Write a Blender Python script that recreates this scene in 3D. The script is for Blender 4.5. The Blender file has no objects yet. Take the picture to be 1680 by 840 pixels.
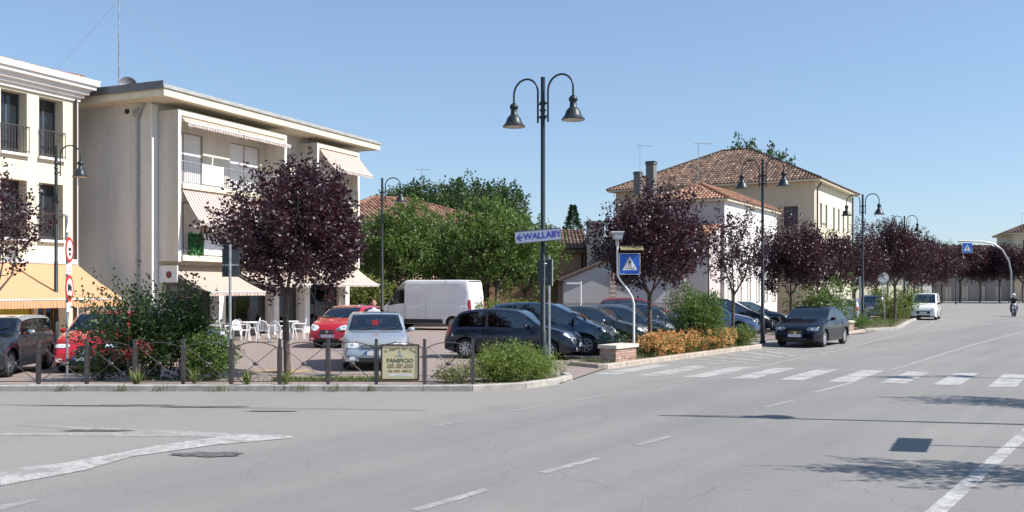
import bpy, bmesh, math, random
import numpy as np
from mathutils import Vector, Matrix
R = math.radians
random.seed(7); rng = np.random.default_rng(11)
sc = bpy.context.scene
COL = sc.collection
# ------------------------------------------------------------------ camera
F = 1550.0; HZ = 474.0; EYE = 2.1            # focal length and horizon in photo pixels, eye height in metres
cam_d = bpy.data.cameras.new('camera'); cam = bpy.data.objects.new('camera', cam_d); COL.objects.link(cam)
cam.location = (0, 0, EYE); cam.rotation_euler = (R(90), 0, 0)
cam_d.sensor_width = 36; cam_d.lens = 36 * F / 1680; cam_d.shift_y = (HZ - 420) / 1680
cam_d.clip_start = 0.1; cam_d.clip_end = 6000
sc.camera = cam
# ------------------------------------------------------------------ sky and sun
SUN = Vector((0.985, -0.19, 1.0)).normalized()
w = bpy.data.worlds.new('World'); sc.world = w; w.use_nodes = True
nt = w.node_tree; nt.nodes.clear()
sk = nt.nodes.new('ShaderNodeTexSky'); sk.sky_type = 'NISHITA'; sk.sun_disc = False
sk.sun_elevation = math.asin(SUN.z); sk.sun_rotation = math.atan2(SUN.x, SUN.y)
sk.air_density = 1.0; sk.dust_density = 0.35; sk.ozone_density = 4.0; sk.altitude = 0
bg = nt.nodes.new('ShaderNodeBackground'); bg.inputs[1].default_value = 0.15        # the sky's contrast is softened by a gamma, then tinted evenly
wo = nt.nodes.new('ShaderNodeOutputWorld')
gm = nt.nodes.new('ShaderNodeGamma'); gm.inputs[1].default_value = .65
ml = nt.nodes.new('ShaderNodeVectorMath'); ml.operation = 'MULTIPLY'; q_ = .15 ** .65 / .15; ml.inputs[1].default_value = (.50 * q_, .565 * q_, .635 * q_)
nt.links.new(sk.outputs[0], gm.inputs[0]); nt.links.new(gm.outputs[0], ml.inputs[0]); nt.links.new(ml.outputs[0], bg.inputs[0]); nt.links.new(bg.outputs[0], wo.inputs[0])
sd = bpy.data.lights.new('sun', 'SUN'); sun = bpy.data.objects.new('sun', sd); COL.objects.link(sun)
sd.energy = 4.8; sd.angle = R(0.5); sd.color = (1.0, 0.955, 0.89)
sun.rotation_euler = (-SUN).to_track_quat('-Z', 'Y').to_euler()
sc.view_settings.view_transform = 'Standard'; sc.view_settings.look = 'None'
sc.view_settings.exposure = 0.6; sc.view_settings.gamma = 1

# ------------------------------------------------------------------ helpers
def ground(px, py, z=0.0):
    d = F * (EYE - z) / (py - HZ)
    return ((px - 840) / F * d, d)
def at(px, d): return (px - 840) / F * d
def tag(o, label=None, cat=None, group=None, kind=None):
    if label: o['label'] = label
    if cat: o['category'] = cat
    if group: o['group'] = group
    if kind: o['kind'] = kind
    return o
def thing(name, label, cat, loc=(0, 0, 0), rz=0.0, group=None):
    o = bpy.data.objects.new(name, None); COL.objects.link(o)
    o.location = loc; o.rotation_euler = (0, 0, rz); o.empty_display_size = .2
    return tag(o, label, cat, group)
def setting(name, loc=(0, 0, 0), rz=0.0):
    o = bpy.data.objects.new(name, None); COL.objects.link(o); o.location = loc; o.rotation_euler = (0, 0, rz)
    return tag(o, kind='structure')
def link(name, mesh, parent=None, loc=None, rot=None):
    o = bpy.data.objects.new(name, mesh); COL.objects.link(o)
    if parent: o.parent = parent
    if loc: o.location = loc
    if rot: o.rotation_euler = rot
    return o
def copy_tree(o, parent=None):
    c = o.copy(); COL.objects.link(c); c.parent = parent
    for ch in list(o.children): copy_tree(ch, c)
    return c

class MB:
    def __init__(s): s.v = []; s.f = []
    def add(s, vs, fs):
        n = len(s.v); s.v += [tuple(p) for p in vs]; s.f += [tuple(i + n for i in f) for f in fs]; return s
    def box(s, x0, x1, y0, y1, z0, z1, M=None):
        vs = [(x, y, z) for z in (z0, z1) for y in (y0, y1) for x in (x0, x1)]
        if M: vs = [M @ Vector(p) for p in vs]
        return s.add(vs, [(0, 2, 3, 1), (4, 5, 7, 6), (0, 1, 5, 4), (2, 6, 7, 3), (0, 4, 6, 2), (1, 3, 7, 5)])
    def cbox(s, cx, cy, cz, sx, sy, sz, rz=0):
        M = Matrix.Translation((cx, cy, cz)) @ Matrix.Rotation(rz, 4, 'Z')
        return s.box(-sx/2, sx/2, -sy/2, sy/2, -sz/2, sz/2, M)
    def quad(s, *p): return s.add(p, [tuple(range(len(p)))])
    def tube(s, pts, r, n=8, cap=True):
        pts = [Vector(p) for p in pts]; rs = r if isinstance(r, (list, tuple)) else [r] * len(pts)
        base = len(s.v); up = Vector((0, 0, 1)); a = None
        for i, p in enumerate(pts):
            t = (pts[min(i+1, len(pts)-1)] - pts[max(i-1, 0)]).normalized()
            if a is None: a = t.cross(up if abs(t.z) < .95 else Vector((1, 0, 0))).normalized()
            else: a = (a - t * a.dot(t)).normalized()
            b = t.cross(a)
            for k in range(n):
                th = 2 * math.pi * k / n
                s.v.append(tuple(p + (a * math.cos(th) + b * math.sin(th)) * rs[i]))
        for i in range(len(pts) - 1):
            for k in range(n):
                q = base + i * n
                s.f.append((q + k, q + (k+1) % n, q + n + (k+1) % n, q + n + k))
        if cap:
            s.f.append(tuple(base + k for k in range(n))[::-1]); e = base + (len(pts)-1) * n
            s.f.append(tuple(e + k for k in range(n)))
        return s
    def lathe(s, prof, n=16, M=None):        # prof: (r, z) going up
        base = len(s.v)
        for r, z in prof:
            for k in range(n):
                th = 2 * math.pi * k / n; p = Vector((r * math.cos(th), r * math.sin(th), z))
                s.v.append(tuple(M @ p if M else p))
        for i in range(len(prof) - 1):
            for k in range(n):
                q = base + i * n
                s.f.append((q + k, q + (k+1) % n, q + n + (k+1) % n, q + n + k))
        return s
    def ball(s, c, r, n=10, m=6, M=None):
        rx, ry, rz = r if isinstance(r, (tuple, list)) else (r, r, r)
        prof = [(math.sin(math.pi * i / m) + 1e-4, -math.cos(math.pi * i / m)) for i in range(m + 1)]
        T = Matrix.Translation(c) @ (M or Matrix()) @ Matrix.Diagonal((rx, ry, rz, 1))
        return s.lathe(prof, n, T)
    def prism(s, poly, y0, y1, M=None):      # poly in x,z ; extruded in y
        n = len(poly)
        vs = [Vector((x, y0, z)) for x, z in poly] + [Vector((x, y1, z)) for x, z in poly]
        if M: vs = [M @ p for p in vs]
        fs = [tuple(range(n)), tuple(range(2*n-1, n-1, -1))] + [(i, i+n, (i+1) % n + n, (i+1) % n) for i in range(n)]
        return s.add(vs, fs)
    def slab(s, poly, z0, z1):               # poly in x,y ; extruded in z
        n = len(poly)
        vs = [(x, y, z0) for x, y in poly] + [(x, y, z1) for x, y in poly]
        return s.add(vs, [tuple(range(n))[::-1], tuple(range(n, 2*n))] + [(i, (i+1) % n, (i+1) % n + n, i+n) for i in range(n)])
    def mesh(s, name, mat, smooth=None, recalc=False):
        me = bpy.data.meshes.new(name); me.from_pydata(s.v, [], s.f)
        if mat: me.materials.append(mat)
        if recalc or smooth is not None:
            bm = bmesh.new(); bm.from_mesh(me)
            if recalc: bmesh.ops.recalc_face_normals(bm, faces=bm.faces)
            if smooth is not None:
                for f in bm.faces: f.smooth = True
                for e in bm.edges:
                    if len(e.link_faces) == 2 and e.calc_face_angle(0) > R(smooth): e.smooth = False
            bm.to_mesh(me); bm.free()
        return me
    def build(s, name, mat, parent=None, smooth=None, loc=None, rot=None, recalc=False):
        return link(name, s.mesh(name, mat, smooth, recalc), parent, loc, rot)

def text_mesh(body, size, mat, extrude=.002, align='CENTER', bold=0.0):
    cu = bpy.data.curves.new('lettering', 'FONT'); cu.body = body; cu.size = size; cu.extrude = extrude
    cu.align_x = align; cu.align_y = 'CENTER'; cu.resolution_u = 2; cu.offset = bold
    ob = bpy.data.objects.new('lettering', cu); COL.objects.link(ob)
    me = bpy.data.meshes.new_from_object(ob.evaluated_get(bpy.context.evaluated_depsgraph_get()))
    bpy.data.objects.remove(ob); me.materials.clear(); me.materials.append(mat); return me

# ------------------------------------------------------------------ materials
def nodes(name):
    m = bpy.data.materials.new(name); m.use_nodes = True
    t = m.node_tree; b = t.nodes['Principled BSDF']; return m, t, b
def N(t, typ, **kw):
    n = t.nodes.new(typ)
    for k, v in kw.items(): setattr(n, k, v)
    return n
def noise(t, co, scale, detail=4, rough=.6, vec=None):
    n = N(t, 'ShaderNodeTexNoise'); n.inputs['Scale'].default_value = scale; n.inputs['Detail'].default_value = detail
    n.inputs['Roughness'].default_value = rough; t.links.new(vec or co, n.inputs['Vector']); return n.outputs['Fac']
def ramp(t, fac, a, b):
    n = N(t, 'ShaderNodeMapRange'); n.inputs['From Min'].default_value = a; n.inputs['From Max'].default_value = b
    t.links.new(fac, n.inputs['Value']); return n.outputs['Result']
def mixc(t, fac, a, b):
    n = N(t, 'ShaderNodeMix', data_type='RGBA')
    for s_, v in ((0, fac), (6, a), (7, b)):
        if isinstance(v, (int, float)): n.inputs[s_].default_value = v
        elif isinstance(v, tuple): n.inputs[s_].default_value = v + (1,) if len(v) == 3 else v
        else: t.links.new(v, n.inputs[s_])
    return n.outputs[2]
def coord(t, world=True):
    if world: return N(t, 'ShaderNodeNewGeometry').outputs['Position']
    return N(t, 'ShaderNodeTexCoord').outputs['Object']
def mat(name, c, rough=.8, metal=0.0, var=.12, scale=3.0, bump=0.0, bscale=60.0, c2=None, spec=.5, coat=0.0, streak=False, emit=None):
    m, t, b = nodes(name)
    b.inputs['Roughness'].default_value = rough; b.inputs['Metallic'].default_value = metal
    b.inputs['Specular IOR Level'].default_value = spec; b.inputs['Coat Weight'].default_value = coat
    b.inputs['Coat Roughness'].default_value = .04
    co = coord(t)
    if var or c2:
        vec = co
        if streak:
            mp = N(t, 'ShaderNodeMapping'); mp.inputs['Scale'].default_value = (1, 1, .18); t.links.new(co, mp.inputs['Vector']); vec = mp.outputs[0]
        f = ramp(t, noise(t, co, scale, 6, .65, vec), .32, .68)
        lo = c2 or tuple(max(0, x * (1 - var * 1.6)) for x in c)
        hi = c if c2 else tuple(min(1, x * (1 + var * .6)) for x in c)
        t.links.new(mixc(t, f, lo, hi), b.inputs['Base Color'])
    else: b.inputs['Base Color'].default_value = (*c, 1)
    if bump:
        bn = N(t, 'ShaderNodeBump'); bn.inputs['Strength'].default_value = bump; bn.inputs['Distance'].default_value = .02
        t.links.new(noise(t, co, bscale, 4), bn.inputs['Height']); t.links.new(bn.outputs[0], b.inputs['Normal'])
    return m

def asphalt_mat():
    m, t, b = nodes('asphalt'); co = coord(t); b.inputs['Roughness'].default_value = .88; b.inputs['Specular IOR Level'].default_value = .25
    f1 = ramp(t, noise(t, co, .22, 5, .6), .3, .7)
    cb_ = N(t, 'ShaderNodeCombineXYZ')                        # streaks along the lanes
    for k_, v_ in enumerate(((-.82 * .85, .57 * .85, 0), (.57 * .045, .82 * .045, 0))):
        dp = N(t, 'ShaderNodeVectorMath', operation='DOT_PRODUCT'); dp.inputs[1].default_value = v_; t.links.new(co, dp.inputs[0]); t.links.new(dp.outputs['Value'], cb_.inputs[k_])
    f2 = ramp(t, noise(t, co, 1.0, 5, .62, cb_.outputs[0]), .36, .64)
    c = mixc(t, f1, (.205, .196, .186), (.290, .276, .257)); c = mixc(t, f2, c, mixc(t, .7, c, (.155, .153, .155)))
    sd_ = N(t, 'ShaderNodeVectorMath', operation='DOT_PRODUCT'); sd_.inputs[1].default_value = (-.82, .57, 0); t.links.new(co, sd_.inputs[0])
    sn = N(t, 'ShaderNodeMath', operation='MULTIPLY_ADD'); t.links.new(noise(t, co, .5, 5), sn.inputs[0]); sn.inputs[1].default_value = 2.2; t.links.new(sd_.outputs['Value'], sn.inputs[2])
    c = mixc(t, N_mul(t, ramp(t, sn.outputs[0], 10.3, 10.9), .5), c, (.31, .288, .262))
    sp = noise(t, co, 55, 3, .8); c = mixc(t, ramp(t, sp, .35, .65), mixc(t, .42, c, (.07, .07, .072)), mixc(t, .3, c, (.45, .44, .42)))
    st = ramp(t, noise(t, co, 2.3, 8, .75), .62, .74)
    c = mixc(t, N_mul(t, st, .6), c, (.12, .12, .122))
    # hairline cracks
    v = N(t, 'ShaderNodeTexVoronoi', feature='DISTANCE_TO_EDGE'); v.inputs['Scale'].default_value = .45
    wn = N(t, 'ShaderNodeTexNoise'); wn.inputs['Scale'].default_value = 1.6; wn.inputs['Detail'].default_value = 6; t.links.new(co, wn.inputs['Vector'])
    ad = N(t, 'ShaderNodeVectorMath', operation='MULTIPLY_ADD'); ad.inputs[1].default_value = (1.3, 1.3, 0); t.links.new(wn.outputs['Color'], ad.inputs[0]); t.links.new(co, ad.inputs[2])
    t.links.new(ad.outputs[0], v.inputs['Vector'])
    cr = ramp(t, v.outputs['Distance'], .008, .0); msk = ramp(t, noise(t, co, .12, 2), .42, .52)
    mm = N(t, 'ShaderNodeMath', operation='MULTIPLY'); t.links.new(cr, mm.inputs[0]); t.links.new(msk, mm.inputs[1])
    c = mixc(t, N_mul(t, mm.outputs[0], .3), c, (.07, .07, .07))
    t.links.new(c, b.inputs['Base Color'])
    bn = N(t, 'ShaderNodeBump'); bn.inputs['Strength'].default_value = .5; bn.inputs['Distance'].default_value = .012
    t.links.new(noise(t, co, 110, 3, .7), bn.inputs['Height']); t.links.new(bn.outputs[0], b.inputs['Normal'])
    return m
def N_mul(t, a, k):
    n = N(t, 'ShaderNodeMath', operation='MULTIPLY'); t.links.new(a, n.inputs[0]); n.inputs[1].default_value = k; return n.outputs[0]
def paint_mat(name, c, wear, under=(.245, .233, .22)):
    m, t, b = nodes(name); co = coord(t); b.inputs['Roughness'].default_value = .75
    f = ramp(t, noise(t, co, 9, 8, .72), wear - .09, wear + .09); f3 = ramp(t, noise(t, co, 1.7, 5, .6), .36, .52); m3 = N(t, 'ShaderNodeMath', operation='MULTIPLY'); t.links.new(f, m3.inputs[0]); t.links.new(f3, m3.inputs[1]); f = m3.outputs[0]; g = ramp(t, noise(t, co, 60, 3, .8), .35, .6)
    mx = N(t, 'ShaderNodeMath', operation='MULTIPLY'); t.links.new(f, mx.inputs[0]); t.links.new(g, mx.inputs[1])
    t.links.new(mixc(t, N_mul(t, mx.outputs[0], .92), under, c), b.inputs['Base Color']); return m
def paver_mat(name, c1, c2, mortar, sx=.2, sy=.1, rz=30):
    m, t, b = nodes(name); co = coord(t); b.inputs['Roughness'].default_value = .85
    mp = N(t, 'ShaderNodeMapping'); mp.inputs['Rotation'].default_value = (0, 0, R(rz)); t.links.new(co, mp.inputs['Vector'])
    br = N(t, 'ShaderNodeTexBrick'); br.inputs['Scale'].default_value = 1; br.inputs['Brick Width'].default_value = sx; br.inputs['Row Height'].default_value = sy
    br.inputs['Mortar Size'].default_value = .006; br.inputs['Color1'].default_value = (*c1, 1); br.inputs['Color2'].default_value = (*c2, 1); br.inputs['Mortar'].default_value = (*mortar, 1)
    t.links.new(mp.outputs[0], br.inputs['Vector'])
    f = ramp(t, noise(t, co, .5, 6, .65), .3, .7)
    t.links.new(mixc(t, f, br.outputs['Color'], mixc(t, .45, br.outputs['Color'], (.26, .23, .21))), b.inputs['Base Color'])
    bn = N(t, 'ShaderNodeBump'); bn.inputs['Strength'].default_value = .4; bn.inputs['Distance'].default_value = .01
    t.links.new(br.outputs['Fac'], bn.inputs['Height']); bn.invert = True; t.links.new(bn.outputs[0], b.inputs['Normal']); return m
def stripe_mat(name, c1, c2, period, duty=.5):
    m, t, b = nodes(name); b.inputs['Roughness'].default_value = .9
    co = coord(t, False); sp = N(t, 'ShaderNodeSeparateXYZ'); t.links.new(co, sp.inputs[0])
    d = N(t, 'ShaderNodeMath', operation='DIVIDE'); t.links.new(sp.outputs[0], d.inputs[0]); d.inputs[1].default_value = period
    fr = N(t, 'ShaderNodeMath', operation='FRACT'); t.links.new(d.outputs[0], fr.inputs[0])
    g = N(t, 'ShaderNodeMath', operation='GREATER_THAN'); t.links.new(fr.outputs[0], g.inputs[0]); g.inputs[1].default_value = duty
    c = mixc(t, g.outputs[0], c1, c2); f = ramp(t, noise(t, coord(t), 1.5, 4), .3, .7)
    c = mixc(t, f, mixc(t, .12, c, (.3, .27, .24)), c); t.links.new(c, b.inputs['Base Color'])
    tr = N(t, 'ShaderNodeBsdfTranslucent'); t.links.new(c, tr.inputs[0]); ms = N(t, 'ShaderNodeMixShader'); ms.inputs[0].default_value = .22
    t.links.new(b.outputs[0], ms.inputs[1]); t.links.new(tr.outputs[0], ms.inputs[2]); t.links.new(ms.outputs[0], t.nodes['Material Output'].inputs[0])
    return m
def leaf_mat(name, c1, c2, rough=.5, trans=.25, tc=None):
    m, t, b = nodes(name); b.inputs['Roughness'].default_value = rough
    at_ = N(t, 'ShaderNodeAttribute', attribute_name='tint')
    c = mixc(t, at_.outputs['Fac'], c1, c2); t.links.new(c, b.inputs['Base Color'])
    tr = N(t, 'ShaderNodeBsdfTranslucent')
    if tc: tr.inputs[0].default_value = (*tc, 1)
    else: t.links.new(c, tr.inputs[0])
    ms = N(t, 'ShaderNodeMixShader'); ms.inputs[0].default_value = trans
    t.links.new(b.outputs[0], ms.inputs[1]); t.links.new(tr.outputs[0], ms.inputs[2]); t.links.new(ms.outputs[0], t.nodes['Material Output'].inputs[0])
    return m
def glass_mat(name, tint=(.22, .30, .32), refl=.11):
    m, t, b = nodes(name); t.nodes.remove(b)
    tr = N(t, 'ShaderNodeBsdfTransparent'); tr.inputs[0].default_value = (*tint, 1)
    gl = N(t, 'ShaderNodeBsdfGlossy'); gl.inputs['Roughness'].default_value = .03; gl.inputs[0].default_value = (.9, .95, 1, 1)
    fr = N(t, 'ShaderNodeLayerWeight'); fr.inputs['Blend'].default_value = .35
    ma = N(t, 'ShaderNodeMath', operation='MULTIPLY_ADD'); t.links.new(fr.outputs['Fresnel'], ma.inputs[0]); ma.inputs[1].default_value = .9; ma.inputs[2].default_value = refl
    ms = N(t, 'ShaderNodeMixShader'); t.links.new(ma.outputs[0], ms.inputs[0]); t.links.new(tr.outputs[0], ms.inputs[1]); t.links.new(gl.outputs[0], ms.inputs[2])
    t.links.new(ms.outputs[0], t.nodes['Material Output'].inputs[0]); return m

def tile_mat(name, dark, midc, light):
    m, t, b = nodes(name); b.inputs['Roughness'].default_value = .9; co = coord(t)
    at_ = N(t, 'ShaderNodeAttribute', attribute_name='tint'); f = at_.outputs['Fac']
    c = mixc(t, ramp(t, f, .12, .45), dark, midc); c = mixc(t, ramp(t, f, .8, 1.0), c, light)
    c = mixc(t, N_mul(t, ramp(t, noise(t, co, .8, 5), .4, .65), .45), c, dark); c = mixc(t, N_mul(t, ramp(t, noise(t, co, 9, 5), .5, .7), .35), c, light)
    t.links.new(c, b.inputs['Base Color']); return m
def tint_tiles(o):
    me = o.data; n = len(me.vertices) // 8; a = me.attributes.new('tint', 'FLOAT', 'POINT'); a.data.foreach_set('value', np.repeat(np.random.default_rng(n).random(n), 8).astype('f4')); return o
M = {}
M['asphalt'] = asphalt_mat()
M['patch'] = mat('asphalt_patch', (.125, .122, .12), .9, var=.4, scale=14, bump=.5)
M['dirt'] = mat('dry_earth', (.16, .13, .09), .95, var=.35, scale=4, bump=.4, bscale=30)
M['field'] = mat('grass_land', (.09, .11, .04), .95, var=.4, scale=.5, c2=(.15, .14, .07))
M['paint'] = paint_mat('road_paint', (.60, .60, .58), .46)
M['paint_worn'] = paint_mat('road_paint_worn', (.52, .52, .50), .52)
M['paint_faint'] = paint_mat('road_paint_faint', (.42, .42, .41), .55)
M['orange_paint'] = paint_mat('yellow_paint', (.62, .42, .12), .42, (.26, .2, .16))
M['paver'] = paver_mat('paver', (.31, .235, .205), (.25, .195, .175), (.15, .13, .12))
M['concrete'] = mat('kerb_concrete', (.46, .44, .40), .9, var=.3, scale=5, bump=.4, bscale=40, c2=(.27, .25, .22))
M['kerb_red'] = mat('kerb_stone', (.50, .44, .37), .9, var=.3, scale=4, bump=.4, bscale=40, c2=(.31, .25, .21))
M['iron'] = mat('painted_iron', (.11, .095, .095), .42, .35, var=.25, scale=12)
M['lamp_iron'] = mat('dark_green_iron', (.028, .036, .042), .42, .3, var=.2, scale=9)
M['lamp_inner'] = mat('lamp_reflector', (.55, .5, .45), .4, .3, var=.1)
M['galv'] = mat('galvanised_steel', (.42, .43, .44), .42, .6, var=.2, scale=8)
M['white_plastic'] = mat('white_plastic', (.78, .78, .78), .45, var=.05)
M['sign_white'] = mat('sign_white', (.72, .72, .72), .5, var=.05)
M['sign_red'] = mat('sign_red', (.55, .03, .04), .45, var=.1)
M['sign_blue'] = mat('sign_blue', (.015, .11, .50), .4, var=.05)
M['sign_black'] = mat('sign_black', (.015, .015, .018), .5, var=.1)
M['sign_back'] = mat('sign_back', (.05, .058, .066), .6, .1, var=.15)
M['board'] = mat('board_cream', (.66, .60, .33), .6, var=.06, scale=2, c2=(.68, .56, .36))
M['ink_green'] = mat('ink_green', (.03, .07, .04), .6, var=0)
M['ink_brown'] = mat('ink_brown', (.16, .11, .05), .6, var=0)
M['ink_blue'] = mat('ink_blue', (.03, .03, .32), .6, var=0)
M['ink_grey'] = mat('ink_grey', (.3, .36, .42), .6, var=0)
M['wallaby'] = mat('pale_lilac', (.31, .35, .47), .5, var=.08)
M['frame_brown'] = mat('frame_brown', (.06, .03, .025), .5, var=.1)
M['cream'] = mat('cream_plaster', (.70, .645, .50), .9, var=.06, scale=1.2, bump=.15, streak=True)
M['white_stone'] = mat('white_stone', (.74, .73, .70), .85, var=.06, scale=1.5, bump=.1)
M['grey_plaster'] = mat('grey_side_plaster', (.74, .71, .66), .92, var=.08, scale=.9, bump=.2, c2=(.57, .55, .51), streak=True)
M['ivory'] = mat('ivory_plaster', (.66, .625, .56), .9, var=.08, scale=.8, bump=.15, c2=(.47, .445, .395), streak=True)
M['beam'] = mat('ivory_beam', (.72, .64, .49), .85, var=.08, scale=2)
M['flashing'] = mat('grey_flashing', (.16, .16, .17), .5, .3, var=.2)
M['flash_light'] = mat('light_flashing', (.45, .44, .42), .5, .3, var=.15)
M['shutter_white'] = mat('white_roller_shutter', (.68, .68, .70), .6, var=.06)
M['shutter_dark'] = mat('dark_shutter', (.055, .07, .085), .6, var=.2)
M['shade_glass'] = mat('dark_window_glass', (.02, .025, .03), .08, var=.1, coat=.4)
M['shutter_frame'] = mat('shutter_frame', (.30, .26, .23), .7, var=.1)
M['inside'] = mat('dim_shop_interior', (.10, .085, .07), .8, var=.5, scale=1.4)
M['orange_frame'] = mat('orange_wood', (.42, .19, .06), .6, var=.2)
M['canopy'] = mat('sign_canopy', (.30, .26, .14), .6, var=.35, scale=14)
M['poster'] = mat('yellow_poster', (.62, .55, .06), .6, var=.15, scale=3, c2=(.3, .36, .05))
M['awn_pink'] = stripe_mat('pink_white_stripes', (.62, .57, .52), (.40, .27, .24), .155, .55)
M['awn_cream'] = stripe_mat('cream_stripes', (.60, .53, .46), (.48, .35, .29), .16, .6)
M['awn_orange'] = stripe_mat('orange_white_stripes', (.72, .48, .29), (.68, .30, .13), .115, .5)
M['tile_old'] = tile_mat('old_roof_tile', (.05, .034, .027), (.20, .115, .078), (.36, .27, .20))
M['tile_new'] = tile_mat('terracotta_tile', (.22, .10, .065), (.42, .225, .15), (.52, .36, .25))
M['roof_under'] = mat('roof_underlay', (.13, .08, .06), .95, var=.3)
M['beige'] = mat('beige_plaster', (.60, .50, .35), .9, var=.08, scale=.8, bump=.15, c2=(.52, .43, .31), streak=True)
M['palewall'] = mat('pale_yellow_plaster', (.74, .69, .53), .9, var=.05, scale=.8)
M['white_wall'] = mat('white_plaster', (.76, .75, .72), .9, var=.05, scale=.8, bump=.1)
M['lavender'] = mat('pink_and_shade_plaster', (.54, .47, .45), .9, var=.06, scale=.8)  # lean-to plaster; on the white villa's side walls its darker tone stands for shade
M['far_wall'] = mat('far_shaded_plaster', (.30, .27, .25), .9, var=.15, scale=.4, streak=True)  # shade on the distant walls is put into this dark base colour
M['niche'] = mat('niche_stone', (.52, .46, .40), .9, var=.15)
M['pink'] = mat('pink_plaster', (.72, .48, .38), .9, var=.06, scale=.8)
M['terra'] = mat('terracotta_plaster', (.42, .24, .15), .9, var=.12, scale=1)
M['greywall'] = mat('light_grey_wall', (.42, .41, .42), .9, var=.05, scale=.8)
M['darkgrey'] = mat('chimney_grey', (.20, .19, .18), .9, var=.15, scale=3)
M['brick'] = mat('red_brick', (.46, .29, .23), .9, var=.3, scale=9, bump=.3)
M['brick2'] = mat('pale_brick', (.52, .38, .32), .9, var=.25, scale=9, bump=.3)
M['mortar'] = mat('mortar', (.40, .35, .31), .95, var=.2, scale=20)
M['cap'] = mat('stone_cap', (.60, .55, .47), .85, var=.12, scale=8, bump=.2)
M['bark'] = mat('bark', (.13, .10, .085), .95, var=.4, scale=14, bump=.6, bscale=40)
M['plum'] = leaf_mat('plum_leaf', (.016, .008, .012), (.058, .025, .034), .42, .2, (.11, .02, .03))
M['leaf'] = leaf_mat('green_leaf', (.05, .095, .02), (.12, .18, .04), .55, .3, (.14, .24, .03))
M['leaf_dark'] = leaf_mat('dark_green_leaf', (.02, .045, .013), (.055, .095, .025), .5, .25, (.06, .12, .02))
M['leaf_deep'] = leaf_mat('evergreen_leaf', (.018, .05, .018), (.05, .10, .035), .55, .2)
M['leaf_light'] = leaf_mat('light_green_blade', (.11, .17, .03), (.24, .30, .07), .6, .3, (.22, .32, .05))
M['leaf_yel'] = leaf_mat('yellow_green_leaf', (.10, .15, .03), (.2, .22, .05), .6, .3)
M['orange_leaf'] = leaf_mat('orange_blossom', (.58, .26, .08), (.78, .46, .20), .7, .25)
M['red_leaf'] = leaf_mat('crimson_blossom', (.45, .03, .06), (.6, .1, .12), .7, .2)
M['white_leaf'] = leaf_mat('white_blossom', (.55, .53, .42), (.75, .74, .62), .7, .2)
M['grass'] = leaf_mat('grass_blade', (.08, .13, .025), (.18, .2, .06), .7, .3)
M['tyre'] = mat('tyre_rubber', (.022, .022, .024), .8, var=.2, scale=20)
M['rim'] = mat('wheel_alloy', (.52, .53, .55), .35, .6, var=.1)
M['trim'] = mat('black_trim', (.02, .02, .022), .55, var=.15)
M['interior'] = mat('car_interior', (.035, .037, .042), .85, var=.2)
M['glass'] = glass_mat('car_glass')
M['shopglass'] = glass_mat('shop_glass', (.5, .56, .56), .08)
M['lens'] = mat('headlamp_lens', (.80, .82, .84), .2, .1, var=.25, scale=25, coat=1)
M['bulb'] = mat('lamp_reflector_bright', (.85, .86, .88), .15, .7, var=.1)
M['lens_dark'] = mat('smoked_headlamp', (.20, .22, .25), .08, .5, var=.3, scale=30, coat=1)
M['tail'] = mat('tail_lamp', (.35, .01, .015), .15, var=.2, scale=20, coat=1)
M['plate'] = mat('number_plate', (.62, .64, .68), .5, var=.1, scale=30)
M['chrome'] = mat('chrome', (.7, .71, .73), .15, .9, var=.05)
M['skin'] = mat('skin', (.52, .30, .22), .6, var=.06)
M['hair'] = mat('hair', (.10, .05, .03), .8, var=.2)
M['shirt'] = mat('white_shirt', (.68, .68, .70), .85, var=.08)
M['jeans'] = mat('trousers', (.06, .08, .14), .85, var=.1)
M['leather'] = mat('black_jacket', (.015, .015, .018), .55, var=.2)
def carpaint(name, c, metal=.35, rough=.24):
    return mat(name, c, rough, metal, var=.04, scale=2, coat=.35 if max(c) < .015 else .7 if max(c) < .05 else 1.0, spec=.25 if max(c) < .015 else .4 if max(c) < .05 else .5)

# ------------------------------------------------------------------ ground
def sheet(name, pts, z, m, kind='structure', parent=None):
    o = MB().add([(x, y, z) for x, y in pts], [tuple(range(len(pts)))]).build(name, m, parent)
    if parent is None: tag(o, kind=kind)
    return o
sheet('ground', [(-900, -300), (1500, -300), (1500, 3000), (-900, 3000)], -.02, M['field'])
sheet('road', [(-60, -12), (150, -12), (210, 142), (60, 142), (-60, 142)], 0, M['asphalt'])
FY = 19.35                                                   # front kerb line
ent0 = (1.45, 22.3); Kd = Vector((.585, .811)); Kn = Vector((-.811, .585)); K0 = Vector((2.3, 24.4))
def K(t, off=0): p = K0 + Kd * t + Kn * off; return (p.x, p.y)
plaza = [(-45, FY + .02), (-.8, FY + .1), (.5, FY + .95), (1.1, 20.9), (1.5, 22.0), (2.35, 24.5), K(11.5, .1), K(11.5, 1.7), K(18, 1.7), (16.5, 44.2), (28, 65), (40, 95), (-45, 95)]
sheet('plaza_paving', plaza, .03, M['paver'])
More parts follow.
